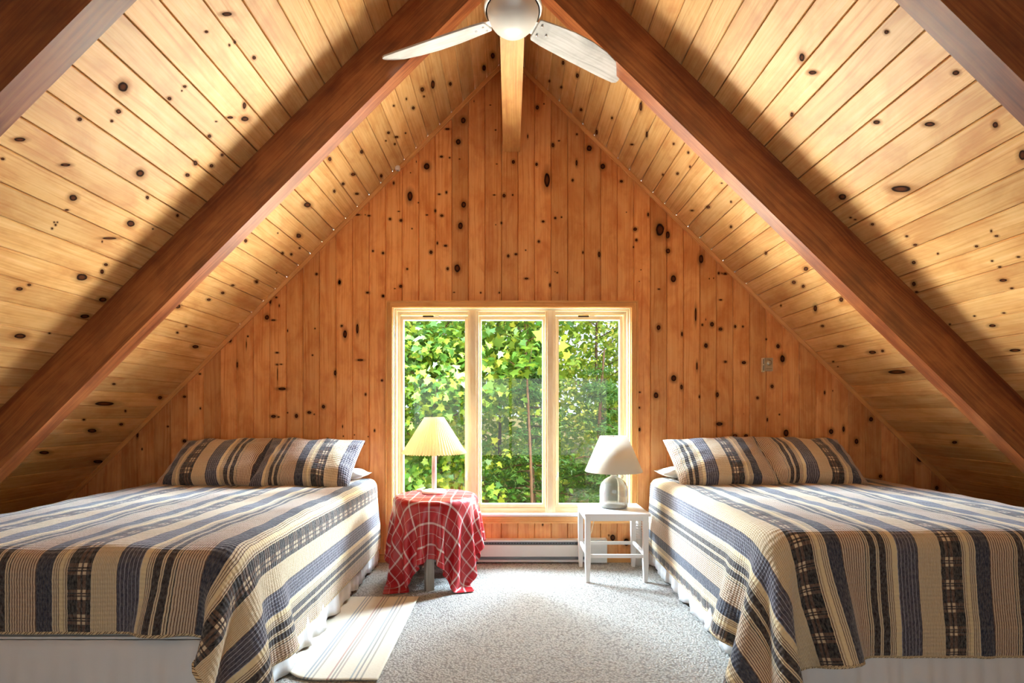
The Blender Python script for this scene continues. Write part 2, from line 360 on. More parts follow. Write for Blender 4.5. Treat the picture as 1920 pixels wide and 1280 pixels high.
# ------------------------------------------------------------------ sloping ceilings of boards running front to back
def ceiling(name, side, W, ph, mat, spec):
    sl = 1.0 if side < 0 else SR
    ln = math.sqrt(1 + sl * sl); Z0 = H + CR
    along = Vector((side * 1.0 / ln, 0, -sl / ln)); up = Vector((side * sl / ln, 0, 1.0 / ln))     # down the slope, and out of the room
    S = (CR + H) / sl * ln
    g = 0.0048; ss = {0.0, S}
    for k in range(int(S / W) + 2):
        c = ph + k * W
        ss.update((c - g, c - g * .4, c, c + g * .4, c + g))
    ss = sorted(s for s in ss if 0 <= s <= S)
    def pt(s, y):
        k = round((s - ph) / W); dd = abs(s - ph - k * W); off = groove(dd, g)
        return Vector((0, y, Z0)) + along * s + up * off
    m = MB()
    for a, b in zip(ss, ss[1:]):
        if b - a < 1e-6: continue
        q = [pt(a, REAR), pt(b, REAR), pt(b, D), pt(a, D)]; uv = [(a, REAR), (b, REAR), (b, D), (a, D)]
        if side > 0: q.reverse(); uv.reverse()
        m.face(q, uv)
    def proj(px, py):
        u = (px - CX) / F; w = (CY - py) / F
        d = CR / max(0.02, abs(u) * sl + w)
        return Vector((u * d, d, H + w * d))
    knots(m, spec, proj, -up)
    return struct(m.build(name, [mat, KNOT]), 'sloping %s ceiling of honey pine boards' % ('left' if side < 0 else 'right'))
ceiling('ceiling_left', -1, 0.127, 0.0, PINE_CEIL, K_LEFT)
ceiling('ceiling_right', 1, 0.1245, 0.023, PINE_CEIL_R, K_RIGHT)

# ------------------------------------------------------------------ rafters, ridge beam, sloping trims, baseboards
RD = 0.227
def rafter(side, y0, y1, label):
    sl = 1.0 if side < 0 else SR
    ln = math.sqrt(1 + sl * sl); along = Vector((side / ln, 0, -sl / ln)); inn = Vector((-side * sl / ln, 0, -1 / ln))
    o = Vector((0, y0, H + CR)); s0 = 0.0; s1 = (CR + H) / sl * ln - RD * 1.05
    m = MB(); m.plank(o + along * s0 + inn * 0.0005, along * (s1 - s0), inn * RD, Vector((0, y1 - y0, 0)))
    return struct(m.build('rafter', TIMBER, bevel=0.003), label)
for (y0, y1, w) in ((2.640, 2.728, 'far'), (1.442, 1.524, 'near')):
    for sd in (-1, 1):
        rafter(sd, y0, y1, 'heavy reddish brown rafter down the %s slope, the one %s the window wall' % ('left' if sd < 0 else 'right', 'nearer to' if w == 'far' else 'farther from'))
m = MB(); m.box((-.055, REAR, 3.144), (.0735, D - .001, H + CR - .06))
struct(m.build('ridge_beam', FIR, bevel=0.003), 'square fir ridge beam under the roof peak')

for i, sd in enumerate((-1, 1)):
    sl = 1.0 if sd < 0 else SR
    ln = math.sqrt(1 + sl * sl); along = Vector((sd / ln, 0, -sl / ln)); inn = Vector((-sd * sl / ln, 0, -1 / ln))
    m = MB(); o = Vector((0, D, H + CR)); s0 = 0.09; s1 = (CR + H) / sl * ln - .03
    prof = [(0, 0), (0, -.020), (.007, -.020), (.020, -.010), (.026, -.009), (.026, 0)]     # (into room along inn, along y)
    a = [o + along * s0 + inn * (p + .0008) + Vector((0, q - .0006, 0)) for p, q in prof]; b = [p + along * (s1 - s0) for p in a]
    for k in range(len(prof)):
        j = (k + 1) % len(prof)
        q = [a[k], b[k], b[j], a[j]]; uv = [(k * .03, 0), (k * .03, s1), (k * .03 + .02, s1), (k * .03 + .02, 0)]
        if sd > 0: q.reverse(); uv.reverse()
        m.face(q, uv)
    struct(m.build('trim_%d' % (i + 1), TRIMW), 'narrow pine moulding along the %s roof slope' % ('left' if sd < 0 else 'right'))

def baseboard(name, xa, xb):
    m = MB(); m.box((xa, D - .014, 0.0), (xb, D - .0006, .050)); m.box((xa, D - .010, .050), (xb, D - .0006, .062)); m.box((xa, D - .017, .0), (xb, D - .014, .03))
    struct(m.build(name, TRIMW, bevel=.0015), 'low pine baseboard under the gable wall')
HX0, HX1 = P(790, 1020, 3.75).x, P(1138, 1020, 3.75).x
baseboard('baseboard_left', -3.70, HX0 - .004); baseboard('baseboard_right', HX1 + .004, 3.80)

# ------------------------------------------------------------------ windows
def glass_mat():
    g = N('window_glass'); fr = g.n('Fresnel'); fr.inputs[0].default_value = 1.5
    tr = g.n('BsdfTransparent'); tr.inputs[0].default_value = (.97, .985, .98, 1)
    gl = g.n('BsdfGlossy'); gl.inputs['Roughness'].default_value = 0.0
    mx = g.n('MixShader'); g.link(g.math('MULTIPLY', fr.outputs[0], 1.0, clamp=True), mx.inputs[0]); g.link(tr.outputs[0], mx.inputs[1]); g.link(gl.outputs[0], mx.inputs[2])
    return g.done(mx.outputs[0])
GLASS = glass_mat()
SCREEN = flat('grey_screen_frame', 'a9a7a2', 0.4, var=0.03)
DARK = flat('dark_plastic', '2a2622', 0.5)
STICK = flat('white_sticker', 'eceae4', 0.5, var=0.02)

def ring(m, x0, x1, z0, z1, t, y0, y1, tb=None, tt=None):
    """rectangular frame: outer edge x0..x1, z0..z1, member width t"""
    tb = t if tb is None else tb; tt = t if tt is None else tt
    m.box((x0, y0, z0), (x0 + t, y1, z1)); m.box((x1 - t, y0, z0), (x1, y1, z1))
    m.box((x0 + t, y0, z0), (x1 - t, y1, z0 + tb)); m.box((x0 + t, y0, z1 - tt), (x1 - t, y1, z1))
win = thing('window_1', (0.01, D, WZ0), 'wide three-part casement window with pine casing looking into green trees', None, None, 'structure')
X = lambda px, y: (px - CX) * y / F
Z = lambda py, y: H - (py - CY) * y / F
yf = D - .018
m = MB()
for k, (a, b, ya, yb) in enumerate(((0, 3.2, D - .024, D - .001), (3.2, 9.2, D - .016, D - .001), (9.2, 12.4, D - .020, D - .001))):
    xo0, xo1, zo0, zo1 = X(724 + a, D), X(1195.5 - a, D), Z(980 - a, D), Z(564.5 + a, D)
    ring(m, xo0, xo1, zo0, zo1, (b - a) * KX, ya, yb)
m.build('casing', TRIMW, win, bevel=.0015)
m = MB(); ring(m, WX0 - .002, WX1 + .002, WZ0 - .002, WZ1 + .002, .012, D - .006, D + .15); m.build('jamb', PALE, win, bevel=.001)
m = MB(); m.box((WX0 + .010, D - .028, Z(967.5, D - .02)), (WX1 - .010, D + .03, Z(963.5, D - .02))); m.build('sill', WHITE, win, bevel=.003)
yS = D + .05
m = MB(); ring(m, X(744.5, yS), X(1176, yS), Z(962, yS), Z(583.5, yS), 6 * KX, yS, yS + .09, tb=10 * KX); 
ring(m, X(741, D + .02), X(1179, D + .02), Z(965, D + .02), Z(580, D + .02), 3 * KX, D + .02, yS)
m.build('frame', PALE, win, bevel=.002)
for a, b in ((877.5, 897.5), (1022.5, 1041.5)):
    m = MB(); m.box((X(a, D + .03), D + .030, Z(962, D + .03)), (X(b, D + .03), yS + .09, Z(582, D + .03)))
    m.box((X(a + 4, D + .02), D + .018, Z(963, D + .02)), (X(b - 5, D + .02), D + .030, Z(582, D + .02))); m.build('mullion', PALE, win, bevel=.003)
yP = D + .075
for i, (g0, g1) in enumerate(((757.5, 871.5), (903, 1016.5), (1048, 1160.5))):
    m = MB(); t = 6.5 * KX
    x0, x1, z0, z1 = X(g0, yP), X(g1, yP), Z(943.5, yP), Z(600.5, yP)
    ring(m, x0 - t, x1 + t, z0 - t * 1.2, z1 + t * 1.2, t * .9, yP - .016, yP + .03, tb=t * 1.1, tt=t * 1.1)
    ring(m, x0 - t * .45, x1 + t * .45, z0 - t * .45, z1 + t * .45, t * .4, yP - .004, yP + .022)
    sash = m.build('sash', PALE, win, bevel=.0015)
    m = MB(); m.face([(x0 - .006, yP + .008, z0 - .006), (x1 + .006, yP + .008, z0 - .006), (x1 + .006, yP + .008, z1 + .006), (x0 - .006, yP + .008, z1 + .006)], [(0, 0), (1, 0), (1, 1), (0, 1)]); m.build('pane', GLASS, sash)
    if i != 1:
        m = MB(); ring(m, x0 - t * .42, x1 + t * .42, z0 - t * .42, z1 + t * .42, .009, yP - .010, yP - .004); m.build('screen_frame', SCREEN, sash)
        cx = (793.5, 1083.5)[i // 2]; m = MB(); m.box((X(cx, yP), yP - .018, Z(595, yP)), (X(cx + 20, yP), yP - .015, Z(592, yP))); tag(m.build('vent_slot', DARK, sash), 'dark slot')
        m = MB(); m.box((X(cx + 21.5, yP), yP - .0175, Z(595.4, yP)), (X(cx + 30.5, yP), yP - .0155, Z(591.6, yP))); st = m.build('sticker', STICK, sash)
        lx = (875.5, 1043.5)[i // 2]; yl = yP - .016
        m = MB(); m.box((X(lx, yl) - .007, yl - .012, Z(900, yl)), (X(lx, yl) + .007, yl, Z(890, yl)))
        m.tube([(X(lx, yl), yl - .012, Z(893, yl)), (X(lx + 1, yl), yl - .030, Z(889, yl)), (X(lx + 1.5, yl), yl - .032, Z(884, yl))], [.005, .005, .004], 8); m.build('latch', GREYW, sash, bevel=.001)

# opposite window, added unseen behind the viewer to let in fill light
fill_win = thing('rear_fill_window', (0, REAR, RH[2]), 'added unseen window in the opposite gable wall', None, None, 'structure')
m = MB(); ring(m, RH[0] - .05, RH[1] + .05, RH[2] - .05, RH[3] + .05, .06, REAR - .1, REAR + .02); 
for q in (-1, 0, 1): m.box((q - .03, REAR - .09, RH[2]), (q + .03, REAR - .03, RH[3]))
m.build('frame', PALE, fill_win)
m = MB(); m.face([(RH[0], REAR - .07, RH[2]), (RH[1], REAR - .07, RH[2]), (RH[1], REAR - .07, RH[3]), (RH[0], REAR - .07, RH[3])], [(0, 0), (1, 0), (1, 1), (0, 1)]); m.build('pane', GLASS, fill_win)
# ------------------------------------------------------------------ cloth: a small position-based solver, run here on plain arrays
def drape(nu, nv, du, origin, free, solids, steps=130, iters=10, bend=0.5, fric=0.6, seed=1, pull=None, shear=.7):
    rs = np.random.RandomState(seed)
    U, V = np.meshgrid(np.arange(nu) * du, np.arange(nv) * du)
    p = np.stack([origin[0] + U, origin[1] + V, np.full_like(U, origin[2])], -1).reshape(-1, 3)
    p[:, 2] += rs.rand(len(p)) * 0.0015
    w = free(p).astype(float); vel = np.zeros_like(p)
    idx = np.arange(nu * nv).reshape(nv, nu); groups = []
    def addc(dy, dx, st):
        a = idx[:nv - dy, max(0, -dx):nu - max(0, dx)]; b = idx[dy:, max(0, dx):nu + min(0, dx)]
        par = (np.arange(a.shape[0]) // max(1, dy)) % 2 if dy else None
        if dy: sel = [np.where(par == k)[0] for k in (0, 1)]; parts = [(a[s].ravel(), b[s].ravel()) for s in sel]
        else:
            pc = (np.arange(a.shape[1]) // dx) % 2; parts = [(a[:, pc == k].ravel(), b[:, pc == k].ravel()) for k in (0, 1)]
        for ia, ib in parts:
            ws = w[ia] + w[ib]; ok = ws > 0
            groups.append((ia[ok], ib[ok], math.hypot(dx, dy) * du, st, (w[ia] / np.maximum(ws, 1e-9))[ok][:, None], (w[ib] / np.maximum(ws, 1e-9))[ok][:, None]))
    addc(0, 1, 1.0); addc(1, 0, 1.0); addc(1, 1, shear); addc(1, -1, shear); addc(0, 2, bend); addc(2, 0, bend); addc(0, 4, bend * .35); addc(4, 0, bend * .35)
    dt = 1 / 45.0; fm = w > 0
    for it in range(steps):
        vel[fm, 2] -= 9.8 * dt; vel *= 0.965
        if pull is not None: vel[fm] += pull(p[fm]) * dt
        q = p + vel * dt * w[:, None]
        for _ in range(iters):
            for ia, ib, L, st, ca, cb in groups:
                d = q[ib] - q[ia]; n = np.sqrt((d * d).sum(1)) + 1e-9
                c = d * (((n - L) / n) * st)[:, None]
                q[ia] += c * ca; q[ib] -= c * cb
            for sdf in solids:
                push = sdf(q)
                hit = np.abs(push).sum(1) > 0
                q += push * w[:, None]
                q[hit] -= (q[hit] - p[hit]) * fric * 0.12 * w[hit][:, None]
        vel = (q - p) / dt; sp = np.linalg.norm(vel, axis=1, keepdims=True); vel *= np.minimum(1, 3.0 / np.maximum(sp, 1e-6)); p = q
    return p.reshape(nv, nu, 3), U, V

def solid_box(lo, hi, r):
    lo = np.array(lo); hi = np.array(hi); c = (lo + hi) / 2; h = (hi - lo) / 2 - r
    def f(p):
        q = p - c; a = np.abs(q) - h; out = np.maximum(a, 0); d = np.linalg.norm(out, axis=1)
        inside = d < r; push = np.zeros_like(p)
        if not inside.any(): return push
        qi = q[inside]; ai = a[inside]; oi = out[inside]; di = d[inside]
        deep = di < 1e-9
        nrm = np.sign(qi) * oi / np.maximum(di, 1e-9)[:, None]
        mv = nrm * (r - di)[:, None]
        if deep.any():
            k = np.argmax(ai[deep], 1); m2 = np.zeros((deep.sum(), 3)); ar = np.arange(deep.sum())
            m2[ar, k] = np.sign(qi[deep][ar, k]) * (r - ai[deep][ar, k]); mv[deep] = m2
        push[inside] = mv
        return push
    return f
def solid_disc(c, R, z0, z1, r, taper=0.0):
    hz = (z1 - z0) / 2 - r; zc = (z0 + z1) / 2
    def f(p):
        dx = p[:, 0] - c[0]; dy = p[:, 1] - c[1]; rad = np.hypot(dx, dy) + 1e-9; a0 = rad - (R - r) + taper * np.maximum(0, z1 - .06 - p[:, 2]); a1 = np.abs(p[:, 2] - zc) - hz
        o0 = np.maximum(a0, 0); o1 = np.maximum(a1, 0); d = np.hypot(o0, o1); push = np.zeros_like(p)
        ins = d < r
        s = np.sign(p[:, 2] - zc); deep = ins & (d < 1e-9)
        k = ins & ~deep; m = (r - d[k]) / d[k]
        push[k, 0] = dx[k] / rad[k] * o0[k] * m; push[k, 1] = dy[k] / rad[k] * o0[k] * m; push[k, 2] = s[k] * o1[k] * m
        up = deep & (a1 > a0); push[up, 2] = s[up] * (r - a1[up])
        sd = deep & ~(a1 > a0); push[sd, 0] = dx[sd] / rad[sd] * (r - a0[sd]); push[sd, 1] = dy[sd] / rad[sd] * (r - a0[sd])
        return push
    return f
def half(axis, val, sign):
    def f(p):
        push = np.zeros_like(p); d = (val - p[:, axis]) * sign; push[:, axis] = np.where(d > 0, d * sign, 0); return push
    return f

def cloth_mesh(p, U, V, u0, v0, m=None, mat=0):
    nv, nu = U.shape; m = m or MB(); vs = [tuple(x) for x in p.reshape(-1, 3)]
    uv = list(zip((U + u0).ravel(), (V + v0).ravel()))
    fs = [[j * nu + i, j * nu + i + 1, (j + 1) * nu + i + 1, (j + 1) * nu + i] for j in range(nv - 1) for i in range(nu - 1)]
    return m.add(vs, fs, uv, mat, True)

# ------------------------------------------------------------------ striped quilt cloth (a 0.61 m repeat of woven stripes and a plaid band)
cream, tan, brn, drk, nav, pur, pul = 'dccaa6', 'c2a67c', '5a3826', '2e2426', '272b3b', '413f4d', '9a9aa6'
STR = []
for k in range(6): STR += [(7.6, nav), (2.0, '3c445c')]
STR += [(6, cream), (3, brn), (5, cream), (3, brn), (5, cream), (3, brn), (14, 'e6d2a4'), (4, tan), (6, cream), (3, brn), (4, cream)]
XP = (sum(s[0] for s in STR), 0)
STR += [(36, '000000'), (12, 'ffffff'), (8, '000000'), (12, 'ffffff'), (18, '000000')]
XP = (XP[0], sum(s[0] for s in STR))
for k in range(15): STR += [(3.9, cream), (2.3, 'b89a70')]
for k in range(6): STR += [(11.8, pur), (2.2, pul)]
STR += [(22, 'e6d2a4'), (3, brn), (5, cream), (3, brn), (5, cream), (3, brn), (5, cream), (27, drk), (5, cream), (3, brn), (5, cream), (27, drk), (5, cream), (3, brn), (5, cream), (5, drk)]
for k in range(10): STR += [(5.6, 'd8c0a0'), (3.9, '6e4a38')]
PERIOD = sum(s[0] for s in STR) / 1000.0

def quilt_mat(name, u0, sgn, cell=0.0):
    """u0 = where the repeat starts, sgn = which way it runs"""
    g = N(name); u, v = g.uv()
    w = g.noise(g.xyz(g.math('MULTIPLY', u, 14.0), g.math('MULTIPLY', v, 40.0), 0.0), 1.0, 2.0)
    uu = g.math('ADD', u, g.math('MULTIPLY', g.math('SUBTRACT', w, 0.5), 0.0045))
    t = g.math('FRACT', g.math('DIVIDE', g.math('MULTIPLY', g.math('SUBTRACT', uu, u0), sgn), PERIOD))
    pos = 0.0; chunks = []; cur = []; start = 0.0; T = PERIOD * 1000
    for wd, c in STR:
        if len(cur) == 30: chunks.append((start, pos, cur)); cur = []; start = pos
        cur.append((pos, c)); pos += wd
    chunks.append((start, pos, cur)); col = None
    for a, b, L in chunks:
        f = g.rng(t, a / T, b / T)
        r = g.ramp(f, [((x - a) / (b - a), C(c)) for x, c in L], 'CONSTANT')
        col = r if col is None else g.mix(g.math('GREATER_THAN', t, a / T), col, r)
    row = g.ramp(g.math('FRACT', g.math('DIVIDE', v, 0.088)), [(0, C('ffffff')), (.12, C('000000')), (.18, C('ffffff')), (.22, C('000000')), (.28, C('ffffff')), (.41, C('000000'))], 'CONSTANT')
    pl = g.math('ADD', g.math('MULTIPLY', row, 0.5), g.math('MULTIPLY', col, 0.5))
    plc = g.ramp(pl, [(0, C('15151c')), (.25, C('5c4336')), (.75, C('dcc8a4'))], 'CONSTANT')
    inx = g.math('MULTIPLY', g.math('GREATER_THAN', t, XP[0] / T), g.math('LESS_THAN', t, XP[1] / T))
    col = g.mix(inx, col, plc)
    # quilting: short puckers between rows of stitching
    rows = g.math('SINE', g.math('MULTIPLY', v, 2 * PI / 0.016))
    puck = g.noise(g.xyz(g.math('MULTIPLY', u, 130.0), g.math('MULTIPLY', v, 62.0), 0.0), 1.0, 3.0, 0.6)
    big = g.noise(g.xyz(g.math('MULTIPLY', u, 22.0), g.math('MULTIPLY', v, 22.0), 3.0), 1.0, 2.0)
    h = g.math('ADD', g.math('ADD', g.math('MULTIPLY', puck, 1.3), g.math('MULTIPLY', rows, 0.22)), g.math('MULTIPLY', big, 1.6))
    col = g.mix(g.rng(puck, 0.35, 0.75, 0.0, 0.14), col, C('f0e8d8'))
    return g.done(g.bsdf(col, 0.9, g.bump(h, 0.75, 0.006), Specular_IOR_Level=0.2, Sheen_Weight=0.4, Sheen_Roughness=.45))
def binding_mat():
    g = N('diagonal_striped_binding'); u, v = g.uv()
    f = g.math('FRACT', g.math('MULTIPLY', g.math('ADD', v, u), 42.0))
    return g.done(g.bsdf(g.ramp(f, [(0, C('dcc79c')), (.45, C('4a3326')), (.62, C('dcc79c')), (.8, C('7a6a58'))], 'CONSTANT'), 0.9))
BIND = binding_mat()
LINEN = flat('white_cotton', 'eeece8', 0.85, bump=0.15, bscale=500, var=0.03)
SKIRTM = flat('white_bed_skirt', 'e4e3e0', 0.85, bump=0.2, bscale=400, var=0.03)
MATT = flat('white_mattress_ticking', 'e2e2e0', 0.8, bump=0.2, bscale=90, var=0.03)
BLACK = flat('black_rubber', '17171a', 0.5)

def skirt_path(m, pts, z0, z1, amp, pitch, seedk):
    """gathered cloth hanging from a path of (x, y); folds grow towards the hem"""
    rs = random.Random(seedk); pts = [Vector((*p, 0)) for p in pts]; vs = []; uv = []; rows = 9; S = []
    for a, b in zip(pts, pts[1:]):
        L = (b - a).length; n = max(2, int(L / 0.012)); t = (b - a) / L; nm = Vector((t.y, -t.x, 0))
        for i in range(n + (1 if b is pts[-1] else 0)): S.append((a + t * (L * i / n), nm))
    ph = 0.0; prof = []; s = 0
    for i, (p, nm) in enumerate(S):
        if i: s += (p - S[i - 1][0]).length
        ph = s / pitch * 2 * PI + 1.3 * math.sin(s * 3.1 + seedk) + .8 * math.sin(s * 7.7 + 2)
        prof.append((0.5 + 0.5 * math.sin(ph)) * (0.6 + 0.4 * math.sin(s * 2.3 + seedk)) + .25 * (0.5 + .5 * math.sin(ph * 2.7)))
    for r in range(rows):
        f = r / (rows - 1); z = z1 + (z0 - z1) * f
        for i, (p, nm) in enumerate(S):
            q = p + nm * (0.004 + amp * (0.15 + 0.85 * f) * prof[i] + 0.012 * f)
            hem = 0.012 * math.sin(i * 0.21 + seedk) * f
            vs.append((q.x, q.y, z + hem)); uv.append((i * .012, z))
    n = len(S)
    m.add(vs, [[r * n + i, r * n + i + 1, (r + 1) * n + i + 1, (r + 1) * n + i] for r in range(rows - 1) for i in range(n - 1)], uv, 0, True)

def rounded_slab(m, lo, hi, r, mat=0):
    """mattress-like block: rounded plan corners and rounded edges"""
    lo = Vector(lo); hi = Vector(hi); c = (lo + hi) / 2; hx, hy, hz = (hi - lo) / 2; k = 8; rc = min(.09, hx, hy)
    def loop(ins, z):
        L = []
        for (sx, sy, a0) in ((1, 1, 0), (-1, 1, 90), (-1, -1, 180), (1, -1, 270)):
            for i in range(k + 1):
                a = math.radians(a0 + 90 * i / k); q = max(rc - ins, .004)
                L.append((c.x + sx * (hx - rc) + q * math.cos(a), c.y + sy * (hy - rc) + q * math.sin(a), z))
        return L
    st = [(r * (1 - math.sin(t)), lo.z + r * (1 - math.cos(t))) for t in [i * PI / 8 for i in range(5)]] 
    st = st + [(a, lo.z + hi.z - z) for a, z in reversed(st)]
    vs = []; n = 4 * (k + 1)
    for ins, z in st: vs += loop(ins, z)
    fs = [[j * n + i, j * n + (i + 1) % n, (j + 1) * n + (i + 1) % n, (j + 1) * n + i] for j in range(len(st) - 1) for i in range(n)]
    fs += [list(range(n))[::-1], list(range((len(st) - 1) * n, len(st) * n))]
    m.add(vs, fs, [(v[0] + v[2], v[1] + v[2]) for v in vs], mat, True)

def make_bed(side, xi, xo, y0, y1, zt, hem_foot, hem_side, u0, sgn, labels, seed):
    """xi = edge towards the middle of the room, xo = edge under the eaves"""
    xa, xb = min(xi, xo), max(xi, xo); cx = (xa + xb) / 2
    bed = thing('bed', (cx, (y0 + y1) / 2, 0), labels[0], 'bed')
    m = MB(); rounded_slab(m, (xa + .012, y0 + .012, .330), (xb - .012, y1, zt - .012), .045); m.build('mattress', MATT, bed)
    m = MB(); rounded_slab(m, (xa + .02, y0 + .02, .15), (xb - .02, y1, .328), .025); m.build('box_spring', MATT, bed)
    m = MB(); 
    for zz in (.327, ):
        m.tube([(xa + .10, y0 + .009, zz), (xb - .10, y0 + .009, zz)], .005, 8)
    m.build('piping', SKIRTM, bed)
    m = MB()
    if side < 0: path = [(xo, y0 + .006), (xi - .008, y0 + .006), (xi - .008, y1 - .02)]
    else: path = [(xi + .008, y1 - .02), (xi + .008, y0 + .006), (xo, y0 + .006)]
    skirt_path(m, path, .022, .322, .034, .19, seed)
    m.build('bed_skirt', SKIRTM, bed, solid=.0015)
    for (lx, ly) in ((xa + .06, y0 + .12), (xb - .06, y0 + .12), (xa + .045, y1 - .22), (xb - .045, y1 - .22)):
        m = MB(); m.lathe([(.0, .0), (.022, .0), (.026, .008), (.026, .045), (.018, .055), (.016, .15), (0, .15)], (lx, ly, 0), 16)
        m.build('leg', BLACK, bed)
    # quilt
    du = .03; dside = zt - hem_side; dfoot = zt - hem_foot; ofar = .16
    ua, ub = (xa - ofar, xb + dside) if side < 0 else (xa - dside, xb + ofar)
    va, vb = y0 - dfoot, y1 - .03
    nu, nv = int(round((ub - ua) / du)) + 1, int(round((vb - va) / du)) + 1
    sx = lambda p: (p[:, 0] < xa + .10) | (p[:, 0] > xb - .10) | (p[:, 1] < y0 + .10)
    solids = [solid_box((xa, y0, -.3), (xb, y1 + .3, zt + .004), .055), solid_box((xa - .022, y0 - .022, -.3), (xb + .022, y1 + .3, .33), .03), half(2, .006, 1)]
    p, U, V = drape(nu, nv, du, (ua, va, zt + .006), sx, solids, steps=150, iters=9, bend=.42, seed=seed)
    # a bed that has been sat on: very shallow unevenness
    rs = np.random.RandomState(seed + 5); ph = rs.rand(6) * 6
    bumpz = .004 * np.sin(U * 7 + ph[0]) * np.sin(V * 5 + ph[1]) + .003 * np.sin(U * 15 + V * 9 + ph[2]) + .002 * np.sin(V * 31 + U * 11 + ph[3])
    top = p[:, :, 2] > zt - .02
    p[:, :, 2] += np.where(top, bumpz + .006, 0)
    q = thing('quilt', (cx, (y0 + y1) / 2, zt), labels[1], 'quilt')
    mat = quilt_mat('striped_quilt_%s' % ('a' if side < 0 else 'b'), u0, sgn)
    cloth_mesh(p, U, V, ua, va).build('cover', mat, q, subsurf=1, solid=.006)
    edge = [p[j, 0] for j in range(nv - 1, -1, -1)] + [p[0, i] for i in range(1, nu)] + [p[j, nu - 1] for j in range(1, nv)]
    m = MB(); m.tube([Vector(e) for e in edge], .0068, 8); m.build('binding', BIND, q)
    return bed, q

bedL, quiltL = make_bed(-1, -1.005, -2.575, 1.80, 3.765, .632, .385, .165, -1.56 - .043 - .055 - .058, 1.0,
    ('white skirted double bed standing against the left roof slope', 'striped quilt on the left bed, short at the foot with the white mattress showing below'), 3)
bedR, quiltR = make_bed(1, 1.055, 2.70, 2.02, 3.765, .645, .212, .165, 1.79 + .043 + .055 + .058, -1.0,
    ('white skirted double bed standing against the right roof slope beside the white stool', 'striped quilt on the right bed, front corner swept out over the carpet'), 11)

# ------------------------------------------------------------------ pillows
def pillow(name, c, w, h, t, tilt, mat, label, cat, group=None, uoff=0.0, yaw=0.0, roll=0.0, seed=0, flange=0.02):
    """cushion with pinched seams; lies in its own x (width) / b (height) plane, tilted back by tilt degrees"""
    n = 34; mm = 26; rs = np.random.RandomState(seed + 40); m = MB()
    A = np.linspace(-1, 1, n); B = np.linspace(-1, 1, mm)
    R = Matrix.Rotation(math.radians(yaw), 3, 'Z') @ Matrix.Rotation(math.radians(tilt), 3, 'X') @ Matrix.Rotation(math.radians(roll), 3, 'Y')
    ph = rs.rand(8) * 6
    def sheet(sg):
        vs = []; uv = []
        for b in B:
            for a in A:
                x = a * w / 2 * (1 - .055 * (1 - b * b)); y = b * h / 2 * (1 - .075 * (1 - a * a))
                k = max(0, (1 - abs(a) ** 2.6) * (1 - abs(b) ** 2.4)) ** .55
                wr = .010 * math.sin(a * 9 + b * 4 + ph[0]) * k * (1 - k) * 3 + .006 * math.sin(b * 13 - a * 6 + ph[1]) * (1 - k) * k * 3
                sag = .02 * (-b) * k
                z = sg * (t / 2 * k) + wr * (1 if sg > 0 else .3) + (sag if sg > 0 else 0)
                vs.append(R @ Vector((x, y, z)) + Vector(c)); uv.append((a * w / 2 + uoff, b * h / 2 + sg * 3))
        fs = [[j * n + i, j * n + i + 1, (j + 1) * n + i + 1, (j + 1) * n + i] for j in range(mm - 1) for i in range(n - 1)]
        if sg < 0: fs = [f[::-1] for f in fs]
        m.add(vs, fs, uv, 0, True)
    sheet(1); sheet(-1)
    at = Vector(c) - Vector((0, 0, h * .35))
    o = m.build(name, mat, at=at, subsurf=1); weld(o, 1e-4)
    return tag(o, label, cat, group)
def sham_mat(name, u0, sgn): return quilt_mat(name, u0, sgn)
G_S = 'striped quilted pillows'
pillow('pillow', (-2.075, 3.53, .797), .70, .47, .205, 41, sham_mat('striped_sham_a', -2.32 + .02 - .043 - .055 - .058 + .10, 1.0), 'striped quilted pillow on the left bed, the one next to the roof slope', 'pillow', G_S, uoff=-2.075, seed=1, roll=-2)
pillow('pillow', (-1.42, 3.50, .795), .70, .47, .205, 42, sham_mat('striped_sham_b', -1.29 - .043 - .055 - .058, 1.0), 'striped quilted pillow on the left bed, the one nearer the window', 'pillow', G_S, uoff=-1.42, seed=2, roll=2, yaw=-2)
pillow('pillow', (1.47, 3.49, .805), .70, .47, .205, 42, sham_mat('striped_sham_c', 1.52 + .043 + .055 + .058, -1.0), 'striped quilted pillow on the right bed, brightly lit, the one nearer the window', 'pillow', G_S, uoff=1.47, seed=3, roll=-3, yaw=3)
pillow('pillow', (2.10, 3.53, .805), .70, .47, .205, 41, sham_mat('striped_sham_d', 2.22 + .043 + .055 + .058, -1.0), 'striped quilted pillow on the right bed, the one tucked under the roof slope', 'pillow', G_S, uoff=2.10, seed=4, roll=2)
pillow('pillow', (-1.37, 3.672, .693), .66, .21, .10, 0, LINEN, 'plain white pillow peeking out behind the striped pillows of the left bed', 'pillow', 'plain white pillows', seed=5, yaw=-3)
pillow('pillow', (1.41, 3.672, .706), .66, .21, .10, 0, LINEN, 'plain white pillow peeking out behind the striped pillows of the right bed', 'pillow', 'plain white pillows', seed=6, yaw=3)

